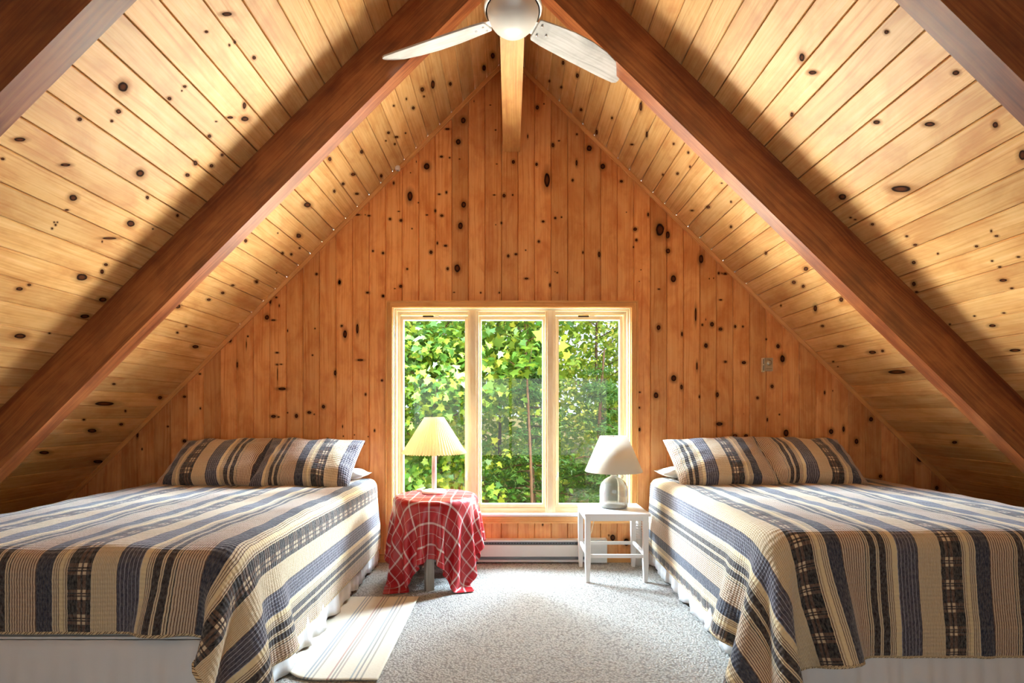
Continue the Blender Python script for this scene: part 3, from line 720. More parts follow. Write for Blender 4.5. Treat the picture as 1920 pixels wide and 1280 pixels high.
# ------------------------------------------------------------------ round table with a plaid cloth
TX, TY, TR, TZ = -.514, 3.425, .290, .578
GREYWOOD = pine('weathered_grey_wood', 0, 'b9b3a8', 'a39c90', '857d72', knots=0.4, rough=0.7, vary=0.05)
tb = thing('round_table', (TX, TY, 0), 'small round table on grey post legs under the red plaid cloth', 'table')
m = MB(); m.lathe([(0, TZ - .030), (TR - .030, TZ - .030), (TR - .022, TZ - .024), (TR - .022, TZ - .012), (TR - .030, TZ - .006), (0, TZ - .006)], (TX, TY, 0), 64); m.build('tabletop', GREYWOOD, tb)
for a in (-93, 27, 147):
    c = Vector((TX + .215 * math.cos(math.radians(a)), TY + .215 * math.sin(math.radians(a)), 0)); r = math.radians(24)
    ex, ey = Vector((math.cos(r), math.sin(r), 0)) * .052, Vector((-math.sin(r), math.cos(r), 0)) * .052
    m = MB(); m.plank(c - ex / 2 - ey / 2, ex, ey, Vector((0, 0, TZ - .030))); m.build('leg', GREYWOOD, tb, bevel=.003)
def plaid_mat():
    g = N('red_plaid_oilcloth'); u, v = g.uv()
    def bands(x):
        f = g.math('FRACT', g.math('DIVIDE', x, 0.128))
        wide = g.ramp(f, [(0, C('000000')), (.445, C('ffffff')), (.535, C('000000'))], 'CONSTANT')
        thin = g.ramp(f, [(0, C('ffffff')), (.018, C('000000')), (.99, C('ffffff'))], 'CONSTANT')
        dk = g.ramp(f, [(0, C('000000')), (.432, C('ffffff')), (.445, C('000000')), (.535, C('ffffff')), (.548, C('000000'))], 'CONSTANT')
        return g.math('MAXIMUM', wide, g.math('MULTIPLY', thin, .75)), dk
    bu, du_ = bands(u); bv, dv = bands(v)
    base = C('a30d16'); col = g.mix(g.math('MULTIPLY', g.math('MAXIMUM', du_, dv), .55), base, C('3a1420'))
    wv = g.noise(g.xyz(g.math('MULTIPLY', u, 260.0), g.math('MULTIPLY', v, 260.0), 0.0), 1.0, 2.0)
    col = g.mix(g.math('MULTIPLY', g.math('ADD', bu, bv), .46, clamp=True), col, C('f2e6e0'))
    col = g.mix(g.rng(wv, .3, .7, 0.0, .06), col, C('c0303a'))
    return g.done(g.bsdf(col, 0.55, g.bump(wv, .2, .001), Coat_Weight=.6, Coat_Roughness=.2, Coat_IOR=1.5, Specular_IOR_Level=.2))
hs = TR + .302; du = .0215; n = int(round(2 * hs / du)) + 1
fr = lambda p: np.hypot(p[:, 0] - TX, p[:, 1] - TY) > TR - .06
pc, U, V = drape(n, n, du, (TX - .022 - hs, TY - .016 - hs, TZ + .004), fr, [solid_disc((TX, TY), TR, -.4, TZ + .003, .014, .07), half(2, .008, 1), half(1, D - .062, -1)], steps=210, iters=24, bend=.012, shear=.25, seed=4)
cloth = cloth_mesh(pc, U, V, .064 - .022 - hs, .064 - .016 - hs).build('tablecloth', plaid_mat(), subsurf=1, solid=-.0012, at=(TX, TY, TZ))
tag(cloth, 'red and white plaid cloth draped over the round table, two corners reaching the carpet', 'tablecloth')

# ------------------------------------------------------------------ lit lamp with pleated shade on the round table
LX, LY, LZ = -.534, 3.475, TZ + .0055
lamp = thing('table_lamp', (LX, LY, LZ), 'lit white table lamp with cream pleated shade on the plaid-covered round table', 'lamp')
m = MB(); m.lathe([(0, 0), (.083, 0), (.086, .004), (.086, .013), (.080, .019), (.04, .022), (.026, .026), (.0, .026)], (LX, LY, LZ), 48); m.build('base', WHITE, lamp)
ztop, zrim = 1.112, .862
m = MB(); m.lathe([(0, .020), (.0165, .020), (.0165, .345), (.021, .350), (.021, .375), (.012, .385), (.012, .40), (0, .40)], (LX, LY, LZ), 24); m.build('pole', WHITE, lamp)
def shade_mat(name, h, trans, glow=None):
    g = N(name); d = g.n('BsdfDiffuse'); d.inputs[0].default_value = C(h); t = g.n('BsdfTranslucent'); t.inputs[0].default_value = C(glow or h)
    mx = g.n('MixShader'); mx.inputs[0].default_value = trans; g.link(d.outputs[0], mx.inputs[1]); g.link(t.outputs[0], mx.inputs[2]); return g.done(mx.outputs[0])
SHADE1 = shade_mat('pleated_cream_shade', 'efe0b8', .24, 'f4d69a')
SHADE2 = shade_mat('cream_paper_shade', 'e9e2cf', .12)
pl = 64
rip = lambda a, i: .0042 * (1 if int(round(a / (2 * PI) * pl * 2)) % 2 else -1) * (.35 + .65 * i / 7)
m = MB(); prof = [(.068 + (.2225 - .068) * i / 7, ztop + (zrim - ztop) * i / 7) for i in range(8)]
vs = []; fs = []; uv = []; seg = pl * 2
for i, (r, z) in enumerate(prof):
    for k in range(seg):
        a = 2 * PI * k / seg; s = 1 if k % 2 else -1
        rr = r + s * .0036 * (.35 + .65 * i / 7); zz = z + (.004 * s if i == 7 else (-.002 * s if i == 0 else 0))
        vs.append((LX + rr * math.cos(a), LY + rr * math.sin(a), zz)); uv.append((a, z))
fs = [[i * seg + k, i * seg + (k + 1) % seg, (i + 1) * seg + (k + 1) % seg, (i + 1) * seg + k] for i in range(7) for k in range(seg)]
m.add(vs, fs, uv); m.build('lamp_shade', SHADE1, lamp)
BULB = N('lit_bulb'); e = BULB.n('Emission'); e.inputs[0].default_value = (1, .82, .55, 1); e.inputs[1].default_value = 7.0; BULB = BULB.done(e.outputs[0])
m = MB(); m.lathe([(0, .40), (.012, .40), (.014, .415), (.026, .437), (.030, .455), (.024, .475), (.010, .486), (0, .487)], (LX, LY, LZ), 20); m.build('bulb', BULB, lamp)
m = MB(); m.tube([(LX - .07, LY + .03, LZ + .007), (LX - .11, LY + .06, LZ + .006), (LX - .14, LY + .10, LZ + .007), (LX - .12, LY + .15, LZ + .006), (LX - .10, LY + .20, LZ + .006)], .003, 8); cord = m.build('cord', WHITE, lamp)
m = MB(); m.box((LX - .128, LY + .055, LZ + .001), (LX - .095, LY + .071, LZ + .014)); m.build('switch', WHITE, lamp, bevel=.003)

# ------------------------------------------------------------------ white stool used as a night table
sx0, sx1, sy0, sy1, sz = .499, .942, 3.325, 3.715, .466
st = thing('side_table', ((sx0 + sx1) / 2, (sy0 + sy1) / 2, 0), 'square white painted wooden stool standing beside the right bed under the jug lamp', 'side table')
m = MB(); m.box((sx0, sy0, sz - .018), (sx1, sy1, sz)); m.build('tabletop', WHITE, st, bevel=.003)
lx0, lx1, ly0, ly1, lt = .504, .930, 3.332, 3.706, .036
for (a, b, c, d, nm) in ((lx0 + lt, ly0 + .003, lx1 - lt, ly0 + .021, 'f'), (lx0 + lt, ly1 - .021, lx1 - lt, ly1 - .003, 'b'), (lx0 + .003, ly0 + lt, lx0 + .021, ly1 - lt, 'l'), (lx1 - .021, ly0 + lt, lx1 - .003, ly1 - lt, 'r')):
    m = MB(); m.box((a, b, sz - .050), (c, d, sz - .0185)); m.build('apron', WHITE, st, bevel=.002)
for lx in (lx0, lx1 - lt):
    for ly in (ly0, ly1 - lt):
        m = MB(); t = .0065; c = Vector((lx + lt / 2, ly + lt / 2, 0)); zs = [(0, .011), (.004, .0125), (.13, .018), (sz - .0185, .018)]; vs = []
        for z, hwd in zs: vs += [(c.x - hwd, c.y - hwd, z), (c.x + hwd, c.y - hwd, z), (c.x + hwd, c.y + hwd, z), (c.x - hwd, c.y + hwd, z)]
        fs = [[0, 3, 2, 1], [12, 13, 14, 15]] + [[4 * i + k, 4 * i + (k + 1) % 4, 4 * i + 4 + (k + 1) % 4, 4 * i + 4 + k] for i in range(3) for k in range(4)]
        m.add(vs, fs, [(0, 0)] * 16); m.build('leg', WHITE, st, bevel=.002)
for (a, b, c, d, z) in ((lx0 + lt, ly0 + .010, lx1 - lt, ly0 + .026, .166), (lx0 + lt, ly1 - .026, lx1 - lt, ly1 - .010, .166), (lx0 + .010, ly0 + lt, lx0 + .026, ly1 - lt, .172), (lx1 - .026, ly0 + lt, lx1 - .010, ly1 - lt, .172)):
    m = MB(); m.box((a, b, z), (c, d, z + .022)); m.build('stretcher', WHITE, st, bevel=.002)

# ------------------------------------------------------------------ glass jug lamp
JX, JY = .741, 3.56
def jug_mat():
    g = N('clear_jug_glass'); return g.done(g.bsdf((.86, .85, .82, 1), .06, None, IOR=1.45, Transmission_Weight=.72, Coat_Weight=.6, Coat_Roughness=.03))
JUG = jug_mat()
jl = thing('table_lamp', (JX, JY, sz), 'unlit lamp with a clear glass jug base and plain cream shade on the white stool', 'lamp')
m = MB()
outer = [(0, .002), (.088, .002), (.098, .010), (.1005, .03), (.1005, .12), (.097, .15), (.086, .178), (.066, .200), (.042, .214), (.026, .222), (.021, .232), (.021, .250), (.026, .254), (.026, .262)]
inner = [(.018, .262), (.017, .232), (.024, .217), (.062, .194), (.082, .172), (.0925, .147), (.096, .12), (.096, .03), (.093, .013), (.08, .008), (0, .008)]
m.lathe(outer + inner, (JX, JY, sz), 48); m.build('glass_jug', JUG, jl)
m = MB(); m.tube([(JX + .022, JY, sz + .245), (JX + .045, JY, sz + .250), (JX + .062, JY, sz + .240), (JX + .066, JY, sz + .222), (JX + .060, JY, sz + .206)], [.006, .006, .006, .006, .007], 10); m.build('handle', JUG, jl)
BRASS = flat('brass', 'b89a5a', .3, Metallic=1.0)
m = MB(); m.lathe([(0, .262), (.024, .262), (.024, .272), (.012, .276), (.012, .30), (.018, .305), (.018, .34), (0, .342)], (JX, JY, sz), 20); m.build('socket', BRASS, jl)
m = MB(); zr, zt2 = .724 - sz, .977 - sz
pr = [(.2015, zr), (.2035, zr + .002), (.0965, zt2), (.0945, zt2 - .002)]
m.lathe(pr + [(.0945, zt2 - .002), (.2005, zr + .001)], (JX, JY, sz), 64)
sh2 = m.build('lamp_shade', SHADE2, jl)
m = MB(); 
for a in (0, 120, 240): m.tube([(JX, JY, sz + .49), (JX + .0945 * math.cos(math.radians(a)), JY + .0945 * math.sin(math.radians(a)), sz + .502)], .0018, 6)
m.tube([(JX, JY, sz + .342), (JX, JY, sz + .515)], .0025, 6); m.build('shade_support', BRASS, jl)
m = MB(); m.tube([(JX - .03, JY + .10, sz + .006), (JX - .06, JY + .145, sz + .005), (JX - .09, sy1 + .006, sz - .002), (.627, sy1 + .012, .33), (.612, sy1 + .020, .25), (.585, sy1 + .025, .19), (.575, sy1 + .03, .186)], .003, 8); m.build('cord', flat('cream_cord', 'e6d6b4', .5), jl)

# ------------------------------------------------------------------ rolled cloth behind the stool
m = MB(); bx, by = .962, 3.748
m.lathe([(0, 0), (.038, .0), (.038, .06), (.036, .16), (.032, .22), (.028, .26), (.027, .30), (.026, .335), (0, .338)], (bx, by, 0), 28)
r0 = thing('rolled_cloth', (bx, by, 0), 'white ribbed cloth roll standing upright between the stool and the right bed', 'rolled cloth')
m.build('roll', LINEN, r0)
m = MB(); m.lathe([(0, .339), (.024, .339), (.029, .347), (.029, .358), (.022, .368), (0, .371)], (bx, by, 0), 24); m.build('end_cap', flat('grey_cap', 'b9c2c6', .4), r0)
for i in range(7):
    z = .20 + i * .019; rr = .0345 - (z - .20) * .06; m = MB()
    m.tube([(bx + rr * math.cos(2 * PI * k / 24), by + rr * math.sin(2 * PI * k / 24), z) for k in range(25)], .0035, 8, cap=False); m.build('rib', LINEN, r0)

# ------------------------------------------------------------------ electric baseboard heater
hy = D - .062; hb = thing('baseboard_heater', ((HX0 + HX1) / 2, D - .03, .012), 'long off-white electric baseboard heater under the window', 'heater')
m = MB(); xe = HX1 - .135
prof = [(D - .001, .014), (D - .001, .182), (hy + .006, .182), (hy, .176), (hy, .166), (hy + .010, .162), (hy + .014, .160)]
m.box((HX0, D - .010, .014), (xe, D - .001, .182)); m.box((HX0, hy, .170), (xe, D - .010, .182)); m.box((HX0, hy + .012, .014), (xe, D - .010, .030)); m.build('housing', GREYW, hb, bevel=.002)
m = MB(); m.box((HX0, hy, .058), (xe, hy + .006, .142)); m.box((HX0, hy + .001, .139), (xe, hy + .012, .144)); m.build('front_panel', GREYW, hb, bevel=.0015)
GREYM = flat('grey_fins', '6f7072', .5, Metallic=.6)
m = MB(); m.box((HX0, hy + .020, .030), (xe, D - .012, .168)); m.build('heating_fins', GREYM, hb)
m = MB()
for k in range(int((xe - HX0) / .021)): m.box((HX0 + .01 + k * .021, hy + .0165, .150), (HX0 + .018 + k * .021, hy + .0200, .158))
tag(m.build('louvre', DARK, hb))
m = MB(); m.box((xe, hy - .002, .012), (HX1, D - .001, .186)); m.build('end_box', GREYW, hb, bevel=.003)
m = MB(); m.box((xe + .006, hy - .0035, .058), (HX1 - .004, hy - .002, .142)); m.build('cover_plate', GREYW, hb, bevel=.001)

# ------------------------------------------------------------------ thermostat, sensor on the moulding
tx0, tx1, tz0, tz1 = X(1427, D), X(1447.3, D), Z(697.5, D), Z(671, D)
th = thing('thermostat', ((tx0 + tx1) / 2, D, tz0), 'small metal-faced thermostat with a round dial on the right of the pine wall', 'thermostat')
m = MB(); m.box((tx0, D - .020, tz0), (tx0 + .017, D - .001, tz1)); m.box((tx0 + .017, D - .016, tz0 + .008), (tx1, D - .001, tz1)); m.build('body', flat('cream_plastic', 'd9cdb4', .4), th, bevel=.002)
m = MB(); m.box((tx0 + .018, D - .024, tz0 + .010), (tx1 - .006, D - .0162, tz1 - .001)); m.build('face_plate', flat('brushed_metal', 'a8a294', .35, Metallic=.8), th, bevel=.002)
m = MB()
cxm, czm = tx0 + .050, tz1 - .038
vs = []; k = 24
for (r, y) in ((.0, D - .031), (.015, D - .031), (.019, D - .028), (.021, D - .0245)):
    for i in range(k): vs.append((cxm + r * math.cos(2 * PI * i / k), y, czm + r * math.sin(2 * PI * i / k)))
m.add(vs, [[j * k + i, j * k + (i + 1) % k, (j + 1) * k + (i + 1) % k, (j + 1) * k + i] for j in range(3) for i in range(k)], [(0, 0)] * len(vs), 0, True); m.build('dial', flat('dial_metal', 'c2bca8', .25, Metallic=.7), th)
m = MB(); m.box((tx0 + .006, D - .0212, tz0 + .010), (tx0 + .011, D - .0201, tz0 + .052)); m.box((tx0 + .006, D - .0212, tz0 + .060), (tx0 + .011, D - .0201, tz1 - .010)); m.build('scale_slot', DARK, th)
m = MB(); m.box((tx0 + .024, D - .0252, tz0 + .022), (tx1 - .012, D - .0242, tz0 + .027)); m.build('level_bar', flat('bar_dark', '6e6555', .5), th)

sp = P(745.5, 315, D - .03); m = MB(); m.box((sp.x - .016, D - .040, sp.z - .016), (sp.x + .016, D - .012, sp.z + .016)); 
sn = thing('wall_sensor', (sp.x, D - .012, sp.z - .016), 'tiny white plastic box fixed on the left roof moulding', 'sensor')
m.build('body', WHITE, sn, bevel=.004)
m = MB(); m.lathe([(0, 0), (.006, 0), (.006, .003), (0, .004)], (sp.x, D - .026, sp.z - .0205), 14); m.build('cable_hole', SCREEN, sn)

# ------------------------------------------------------------------ striped rag rug beside the left bed
def rug_mat():
    g = N('cream_woven_rug'); u, v = g.uv()
    col = C('ded5bf'); out = None
    wv = g.noise(g.xyz(g.math('MULTIPLY', u, 60.0), g.math('MULTIPLY', v, 330.0), 0.0), 1.0, 3.0)
    c = g.mix(g.rng(wv, .3, .7, 0, .5), C('e4dcc8'), C('cdc2aa'))
    for a, hexc in ((-.885, '8f98a0'), (-.868, '8f98a0'), (-.850, 'a59d92'), (-.782, 'b08a80'), (-.766, '9a948c'), (-.750, 'a99a90'), (-.684, '96a0a0'), (-.664, '8c8c8a'), (-.640, '9c968c')):
        k = g.math('LESS_THAN', g.math('ABSOLUTE', g.math('SUBTRACT', u, a)), .0042); c = g.mix(g.math('MULTIPLY', k, .8), c, C(hexc))
    return g.done(g.bsdf(c, .92, g.bump(wv, .5, .003)))
nx, ny = 40, 70; m = MB(); rx0, rx1, ry0, ry1 = -1.015, -.566, 2.115, 3.064; vs = []; uv = []
for j in range(ny + 1):
    for i in range(nx + 1):
        a = i / nx; b = j / ny; x = rx0 + (rx1 - rx0) * a; y = ry0 + (ry1 - ry0) * b
        # rounded near-left corner, its edge curling up off the carpet
        cxr, cyr, rr = rx0 + .20, ry0 + .15, 1.0
        if a < .45 and b < .16:
            ex, ey = (cxr - x) / .20, (cyr - y) / .15
            q = max(ex, ey); L = math.hypot(ex, ey)
            if L > 1e-6 and q > 0 and ex > 0 and ey > 0:
                s = q / L; x = cxr - ex * s * .20; y = cyr - ey * s * .15
        edge = max(0, 1 - (x - rx0) / .10) 
        z = .0045 + .0015 * math.sin(x * 23 + y * 5) * math.sin(y * 9) + .022 * edge ** 2 * max(0, 1 - b / .55) + .004 * max(0, 1 - b / .05) * a * 0
        vs.append((x, y, z + .0018)); uv.append((x, y))
m.add(vs, [[j * (nx + 1) + i, j * (nx + 1) + i + 1, (j + 1) * (nx + 1) + i + 1, (j + 1) * (nx + 1) + i] for j in range(ny) for i in range(nx)], uv, 0, True)
tag(m.build('rug', rug_mat(), at=((rx0 + rx1) / 2, (ry0 + ry1) / 2, 0), solid=.004), 'narrow cream woven rug with thin grey and pink stripes beside the left bed', 'rug')

# ------------------------------------------------------------------ ceiling fan hung from the ridge beam
FX, FY, BZ = .012, 2.335, 3.005
GZ0 = .034
fan = thing('ceiling_fan', (FX, FY, 3.144), 'ceiling fan with whitewashed blades and round white light under the ridge beam', 'ceiling fan')
m = MB(); m.lathe([(0, 3.143), (.065, 3.143), (.066, 3.120), (.030, 3.108), (.018, 3.10), (.018, 3.085), (0, 3.085)], (FX, FY, 0), 32); m.build('ceiling_mount', WHITE, fan)
m = MB(); m.lathe([(0, 3.10), (.05, 3.10), (.080, 3.096), (.088, 3.086), (.088, 3.070), (.06, 3.066), (0, 3.066)], (FX, FY, 0), 40); m.build('motor_housing', WHITE, fan)
m = MB(); m.lathe([(.128, 3.030), (.1345, 3.032), (.1375, 3.046), (.134, 3.064), (.118, 3.078), (.09, 3.084), (.088, 3.078), (.115, 3.072), (.129, 3.060), (.131, 3.046), (.128, 3.030)], (FX, FY, 0), 56); m.build('light_collar', WHITE, fan)
def opal():
    g = N('opal_glass'); return g.done(g.bsdf(C('cfcdc9'), .3, None, Coat_Weight=.2))
m = MB(); m.lathe([(.1245 * math.sin(t), 3.018 + GZ0 - .1245 * math.cos(t)) for t in [i * PI / 2 / 14 for i in range(15)]] + [(.1245, 3.055), (.12, 3.062), (0, 3.064)], (FX, FY, 0), 56); m.build('light_globe', opal(), fan)
BLADE = pine('whitewashed_blade', 0, 'c9c7c6', 'bab7b5', '8e8a87', knots=0.0, rough=0.45, vary=0.03)
CHR = flat('chrome', 'd5d5d5', .2, Metallic=1.0)
def blade(ang, pitch):
    a = math.radians(ang); R = Matrix.Rotation(a, 3, 'Z') @ Matrix.Rotation(math.radians(pitch), 3, 'X'); O = Vector((FX, FY, BZ))
    out = [(.134, -.050), (.20, -.060), (.32, -.074), (.44, -.076), (.55, -.065), (.64, -.044), (.690, -.016), (.716, .010), (.724, .030), (.719, .046), (.700, .056), (.60, .059), (.40, .059), (.20, .056), (.136, .050), (.130, .043), (.128, -.043)]
    m = MB(); n = len(out); t = .0045; vs = [R @ Vector((x, y, -t)) + O for x, y in out] + [R @ Vector((x, y, t)) + O for x, y in out]
    uv = [(y + 3.1 + ang * .01, x) for x, y in out] * 2
    m.add(vs, [list(range(n))[::-1], list(range(n, 2 * n))] + [[i, (i + 1) % n, n + (i + 1) % n, n + i] for i in range(n)], uv)
    b = m.build('blade', BLADE, fan, bevel=.0015)
    for (x, y) in ((.150, .018), (.150, -.030), (.195, .0)):
        m = MB(); ring_ = []
        p0 = R @ Vector((x, y, -t)) + O; p1 = R @ Vector((x, y, -t - .004)) + O; m.tube([p0, p1], [.006, .0045], 10); m.build('screw', CHR, b)
    m = MB(); p0 = R @ Vector((.06, -.03, t)) + O; m.plank(p0, R @ Vector((.10, 0, 0)), R @ Vector((0, .06, 0)), R @ Vector((0, 0, .004))); m.build('blade_arm', WHITE, b)
for ang in (157, 33.5, 275): blade(ang, -19)
# ------------------------------------------------------------------ the woods outside
def leaf_mat(name, a, b, c):
    g = N(name); geo = g.n('NewGeometry'); r = geo.outputs['Random Per Island']
    col = g.ramp(r, [(0.0, C(a)), (.5, C(b)), (1.0, C(c))])
    d = g.n('BsdfPrincipled'); g.link(col, d.inputs['Base Color']); d.inputs['Roughness'].default_value = .45
    t = g.n('BsdfTranslucent'); g.link(g.mix(.35, col, C('c8d84a')), t.inputs[0])
    mx = g.n('MixShader'); mx.inputs[0].default_value = .35; g.link(d.outputs[0], mx.inputs[1]); g.link(t.outputs[0], mx.inputs[2]); return g.done(mx.outputs[0])
MAPLE = leaf_mat('maple_leaves', '2e6424', '4c8431', '9ab842')
BEECH = leaf_mat('yellow_green_leaves', '5c8a2c', '93b23e', 'd6d866')
HEM = leaf_mat('hemlock_needles', '2f5e36', '47803f', '6f9e52')
FERN = leaf_mat('undergrowth_leaves', '3f7a2a', '6aa238', 'a0c850')
BARK = flat('bark', '5a4c40', .9, bump=.6, bscale=30, var=.25)
maple = [(0, 0), (.18, .10), (.50, .02), (.34, .26), (.52, .52), (.24, .54), (.0, 1.0), (-.24, .54), (-.52, .52), (-.34, .26), (-.50, .02), (-.18, .10)]
oval = [(0, 0), (.22, .25), (.26, .55), (.12, .85), (0, 1.0), (-.12, .85), (-.26, .55), (-.22, .25)]
needle = [(0, 0), (.11, .15), (.03, .22), (.13, .40), (.03, .46), (.10, .66), (.02, .70), (.0, 1.0), (-.02, .70), (-.10, .66), (-.03, .46), (-.13, .40), (-.03, .22), (-.11, .15)]
def leaves(name, parent, mat, pts, size, shape, up=.5, rs=None):
    """one leaf polygon per point, turned at random, mostly facing up and out"""
    n = len(pts); sh = np.array(shape); k = len(sh)
    sz = size * (0.6 + 0.8 * rs.rand(n))
    nrm = rs.randn(n, 3); nrm[:, 2] += 1.1 * up * 2; nrm[:, 1] -= .7; nrm /= np.linalg.norm(nrm, axis=1, keepdims=True)
    t = np.cross(nrm, rs.randn(n, 3)); t /= np.linalg.norm(t, axis=1, keepdims=True); b = np.cross(nrm, t)
    bendz = -.25 * np.abs(sh[:, 0]) - .12 * sh[:, 1] ** 2
    v = pts[:, None, :] + sz[:, None, None] * (sh[None, :, 0, None] * t[:, None, :] + sh[None, :, 1, None] * b[:, None, :] + bendz[None, :, None] * nrm[:, None, :])
    me = bpy.data.meshes.new(name); me.vertices.add(n * k); me.vertices.foreach_set('co', (v.reshape(-1, 3) - np.array(wloc(parent))).astype(np.float32).ravel())
    me.loops.add(n * k); me.loops.foreach_set('vertex_index', np.arange(n * k, dtype=np.int32))
    me.polygons.add(n); me.polygons.foreach_set('loop_start', np.arange(0, n * k, k, dtype=np.int32))
    me.update(calc_edges=True); me.materials.append(mat)
    o = bpy.data.objects.new(name, me); COL.objects.link(o); o.parent = parent; return o
GZ = -2.6
m = MB(); m.face([(-16, D + .3, GZ), (16, D + .3, GZ), (16, 26, GZ + 3.5), (-16, 26, GZ + 3.5)], [(0, 0), (1, 0), (1, 1), (0, 1)])
def ground_mat():
    g = N('forest_floor'); o = g.obj(); n = g.noise(o, 3.0, 5.0, .7)
    return g.done(g.bsdf(g.ramp(n, [(.3, C('5d6b32')), (.5, C('7f7448')), (.7, C('9a8a5c'))]), .95, g.bump(n, .8, .05)))
struct(m.build('ground', ground_mat()), 'leafy forest floor outside the window')
gz = lambda y: GZ + 3.5 * (y - D - .3) / (26 - D - .3)

def tree(name, x, y, label, cat, group, mat, shape, size, n, zlo, zhi, rad, lean=0.0, tr=.05, kind='crown', up=.5):
    rs = np.random.RandomState(int(abs(x * 91 + y * 17 + n)) % 9999)
    t = thing(name, (x, y, gz(y) - .05), label, cat, group)
    g0 = gz(y) - .05; m = MB()
    path = [(x + lean * f + .06 * math.sin(f * 5 + x), y + .05 * math.sin(f * 4), g0 + (zhi + .3 - g0) * f) for f in [i / 9 for i in range(10)]]
    m.tube(path, [tr * (1 - .8 * i / 9) for i in range(10)], 10); 
    pts = []
    nb = 26 if kind == 'crown' else 44
    for b in range(nb):
        f = rs.rand() ** .8; z = zlo + (zhi - zlo) * f; fr = (z - g0) / (zhi + .3 - g0); bx = x + lean * fr; a = rs.rand() * 2 * PI
        R = rad * ((1 - .55 * abs(f - .4) / .6) if kind == 'crown' else (1.05 - .85 * f)) * (.6 + .5 * rs.rand())
        rise = .35 if kind == 'crown' else -.15
        e = np.array([bx + R * math.cos(a), y + R * math.sin(a), z + R * rise])
        s = np.array([bx, y, z - (.15 if kind == 'crown' else 0)])
        m.tube([s, (s + e) / 2 + np.array([0, 0, .04]), e], [tr * .28, tr * .2, tr * .06], 5)
        k = n // nb
        q = rs.rand(k) ** .6; c = s[None] + (e - s)[None] * q[:, None]
        sp_ = (.20 if kind == 'crown' else .13) * (.5 + R) 
        pts.append(c + rs.randn(k, 3) * sp_ * np.array([1, 1, .45 if kind == 'crown' else .22]))
    m.build('trunk', BARK, t)
    leaves('foliage', t, mat, np.concatenate(pts), size, shape, up, rs)
    return t
GM, GH, GB = 'maples outside the window', 'hemlocks outside the window', 'yellow-green trees deep in the woods'
tree('maple_tree', -1.15, 7.3, 'broad-leaved maple filling the left window pane', 'tree', GM, MAPLE, maple, .10, 6500, -.9, 3.6, 1.15)
tree('maple_tree', .25, 7.0, 'young maple with large leaves high in the middle window pane', 'tree', GM, MAPLE, maple, .14, 1100, 1.5, 3.6, .8, tr=.03)
tree('maple_tree', -2.9, 8.4, 'maple standing left of the window view', 'tree', GM, MAPLE, maple, .10, 4500, -1.2, 3.8, 1.3)
tree('maple_tree', 3.2, 9.0, 'maple standing right of the window view', 'tree', GM, MAPLE, maple, .10, 4500, -1.2, 3.8, 1.3)
tree('hemlock_tree', .35, 8.8, 'feathery hemlock in the middle window pane', 'tree', GH, HEM, needle, .10, 11000, -1.6, 2.3, 1.25, kind='fir', up=.9, tr=.07)
tree('hemlock_tree', 1.55, 8.3, 'dark hemlock low in the right window pane behind the jug lamp', 'tree', GH, HEM, needle, .10, 11000, -1.8, 1.9, 1.2, kind='fir', up=.9, tr=.07)
tree('hemlock_tree', -1.3, 9.8, 'hemlock behind the left maple', 'tree', GH, HEM, needle, .11, 7000, -1.4, 2.6, 1.3, kind='fir', up=.9, tr=.07)
tree('beech_tree', 1.9, 10.6, 'sunlit yellow-green tree high in the right window pane', 'tree', GB, BEECH, oval, .09, 9000, .2, 5.2, 1.8)
tree('beech_tree', -.3, 11.6, 'sunlit yellow-green tree behind the middle window pane', 'tree', GB, BEECH, oval, .10, 9000, -.6, 5.6, 2.0)
tree('beech_tree', -2.6, 12.0, 'sunlit yellow-green tree far behind the left window pane', 'tree', GB, BEECH, oval, .13, 5000, -.6, 5.6, 2.0)
tree('beech_tree', 4.4, 12.2, 'yellow-green tree at the far right of the woods', 'tree', GB, BEECH, oval, .13, 4000, -1.0, 5.6, 2.0)
tree('beech_tree', -5.2, 12.4, 'yellow-green tree at the far left of the woods', 'tree', GB, BEECH, oval, .13, 4000, -1.0, 5.6, 2.0)
# undergrowth and the leafy mass of the deep woods: nobody could count it
rs = np.random.RandomState(5)
ug = thing('undergrowth', (0, 8, gz(8)), 'green leafy undergrowth covering the forest floor', 'undergrowth', None, 'stuff')
n = 5200; yy = 5.8 + rs.rand(n) * 7; xx = (rs.rand(n) - .5) * 10; zz = gz(yy) + rs.rand(n) ** 1.6 * 1.5
leaves('leaves', ug, FERN, np.stack([xx, yy, zz], 1), .16, oval, .8, rs)
dw = thing('deep_woods', (0, 15, gz(15)), 'dense leafy woods far behind the nearer trees', 'woods', None, 'stuff')
n = 22000; yy = 13.5 + rs.rand(n) * 2.5; xx = (rs.rand(n) - .5) * 18; zz = gz(15) + rs.rand(n) * 8.2
leaves('leaves', dw, BEECH, np.stack([xx, yy, zz], 1), .24, oval, .4, rs)

# ------------------------------------------------------------------ light: sky, sun, window daylight, added fill lamps, the lit lamp
w = bpy.data.worlds.new('daylight'); SC.world = w; w.use_nodes = True
bg = w.node_tree.nodes['Background']; bg.inputs[0].default_value = (.80, .90, 1.0, 1); bg.inputs[1].default_value = 1.1
def light(name, typ, loc, energy, color, aim=None, **kw):
    d = bpy.data.lights.new(name, typ); d.energy = energy; d.color = color
    for k, v in kw.items(): setattr(d, k, v)
    o = bpy.data.objects.new(name, d); COL.objects.link(o); o.location = loc
    if aim is not None: o.rotation_euler = (Vector(aim) - Vector(loc)).to_track_quat('-Z', 'Y').to_euler()
    return o
light('sun', 'SUN', (6, 2, 10), 5.5, (1, .94, .80), aim=(0, 8.4, 0), angle=math.radians(1.2))
light('sky_daylight', 'AREA', (0, D + 2.0, 3.35), 330, (.76, .89, 1.0), aim=(0, 2.2, .5), shape='RECTANGLE', size=4.6, size_y=2.0, spread=math.radians(130))
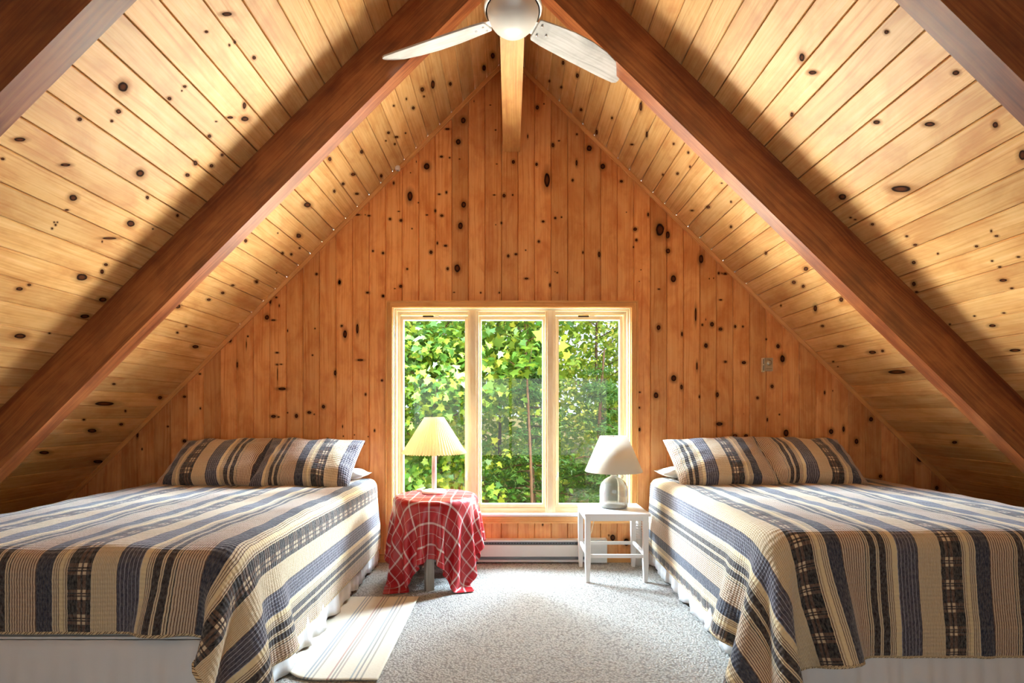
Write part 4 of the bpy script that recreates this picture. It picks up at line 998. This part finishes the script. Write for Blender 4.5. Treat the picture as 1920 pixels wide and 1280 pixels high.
light('ground_daylight', 'AREA', (0, D + 1.9, -.75), 170, (1.0, .97, .84), aim=(0, 2.0, 2.6), shape='RECTANGLE', size=4.2, size_y=1.7, spread=math.radians(104))
light('ground_bounce_fill', 'AREA', (0, D + .95, -.45), 110, (1.0, .95, .80), aim=(0, D - .1, 2.3), shape='RECTANGLE', size=4.2, size_y=1.2, spread=math.radians(95))  # area lamp added as ground bounce to brighten the far ceiling bay
for s in (-1, 1):      # unseen fill lamps added either side: cool for the beds, warm for the ceilings
    light('side_fill_high', 'AREA', (s * 3.3, D + 1.6, 3.2), 850, (.62, .81, 1.0), aim=(-s * 1.8, 2.7, .6), shape='RECTANGLE', size=2.6, size_y=2.0, spread=math.radians(80))
    light('side_fill_low', 'AREA', (s * 3.9, D + 1.9, -.1), 285, (1.0, .97, .84), aim=(-s * 1.9, 1.7, 1.9), shape='RECTANGLE', size=2.4, size_y=1.8, spread=math.radians(84))
light('rear_fill', 'AREA', (0, REAR - .5, 1.15), 37, (1.0, .96, .90), aim=(0, 1.5, 1.0), shape='RECTANGLE', size=4.6, size_y=2.4)  # fill lamp added outside the rear window to lift camera-facing surfaces
light('lamp_bulb', 'POINT', (LX, LY, LZ + .45), 6.5, (1.0, .80, .50), shadow_soft_size=.035)

# ------------------------------------------------------------------ camera and view
cam = bpy.data.cameras.new('camera'); co = bpy.data.objects.new('camera', cam); COL.objects.link(co); SC.camera = co
co.location = (0, 0, H); co.rotation_euler = (PI / 2, 0, 0)
cam.sensor_fit = 'HORIZONTAL'; cam.sensor_width = 36.0; cam.lens = 36.0 * F / 1920
cam.shift_x = (960 - CX) / 1920; cam.shift_y = (CY - 640) / 1920
cam.clip_start = .02; cam.clip_end = 200
vs_ = SC.view_settings; SC.display_settings.display_device = 'sRGB'
vs_.view_transform = 'Standard'; vs_.look = 'None'; vs_.gamma = 1.0; vs_.use_curve_mapping = False; vs_.exposure = 0.45
cy = SC.cycles
cy.max_bounces = 10; cy.diffuse_bounces = 6; cy.transparent_max_bounces = 12; cy.caustics_reflective = False; cy.caustics_refractive = False; cy.sample_clamp_indirect = 6.0
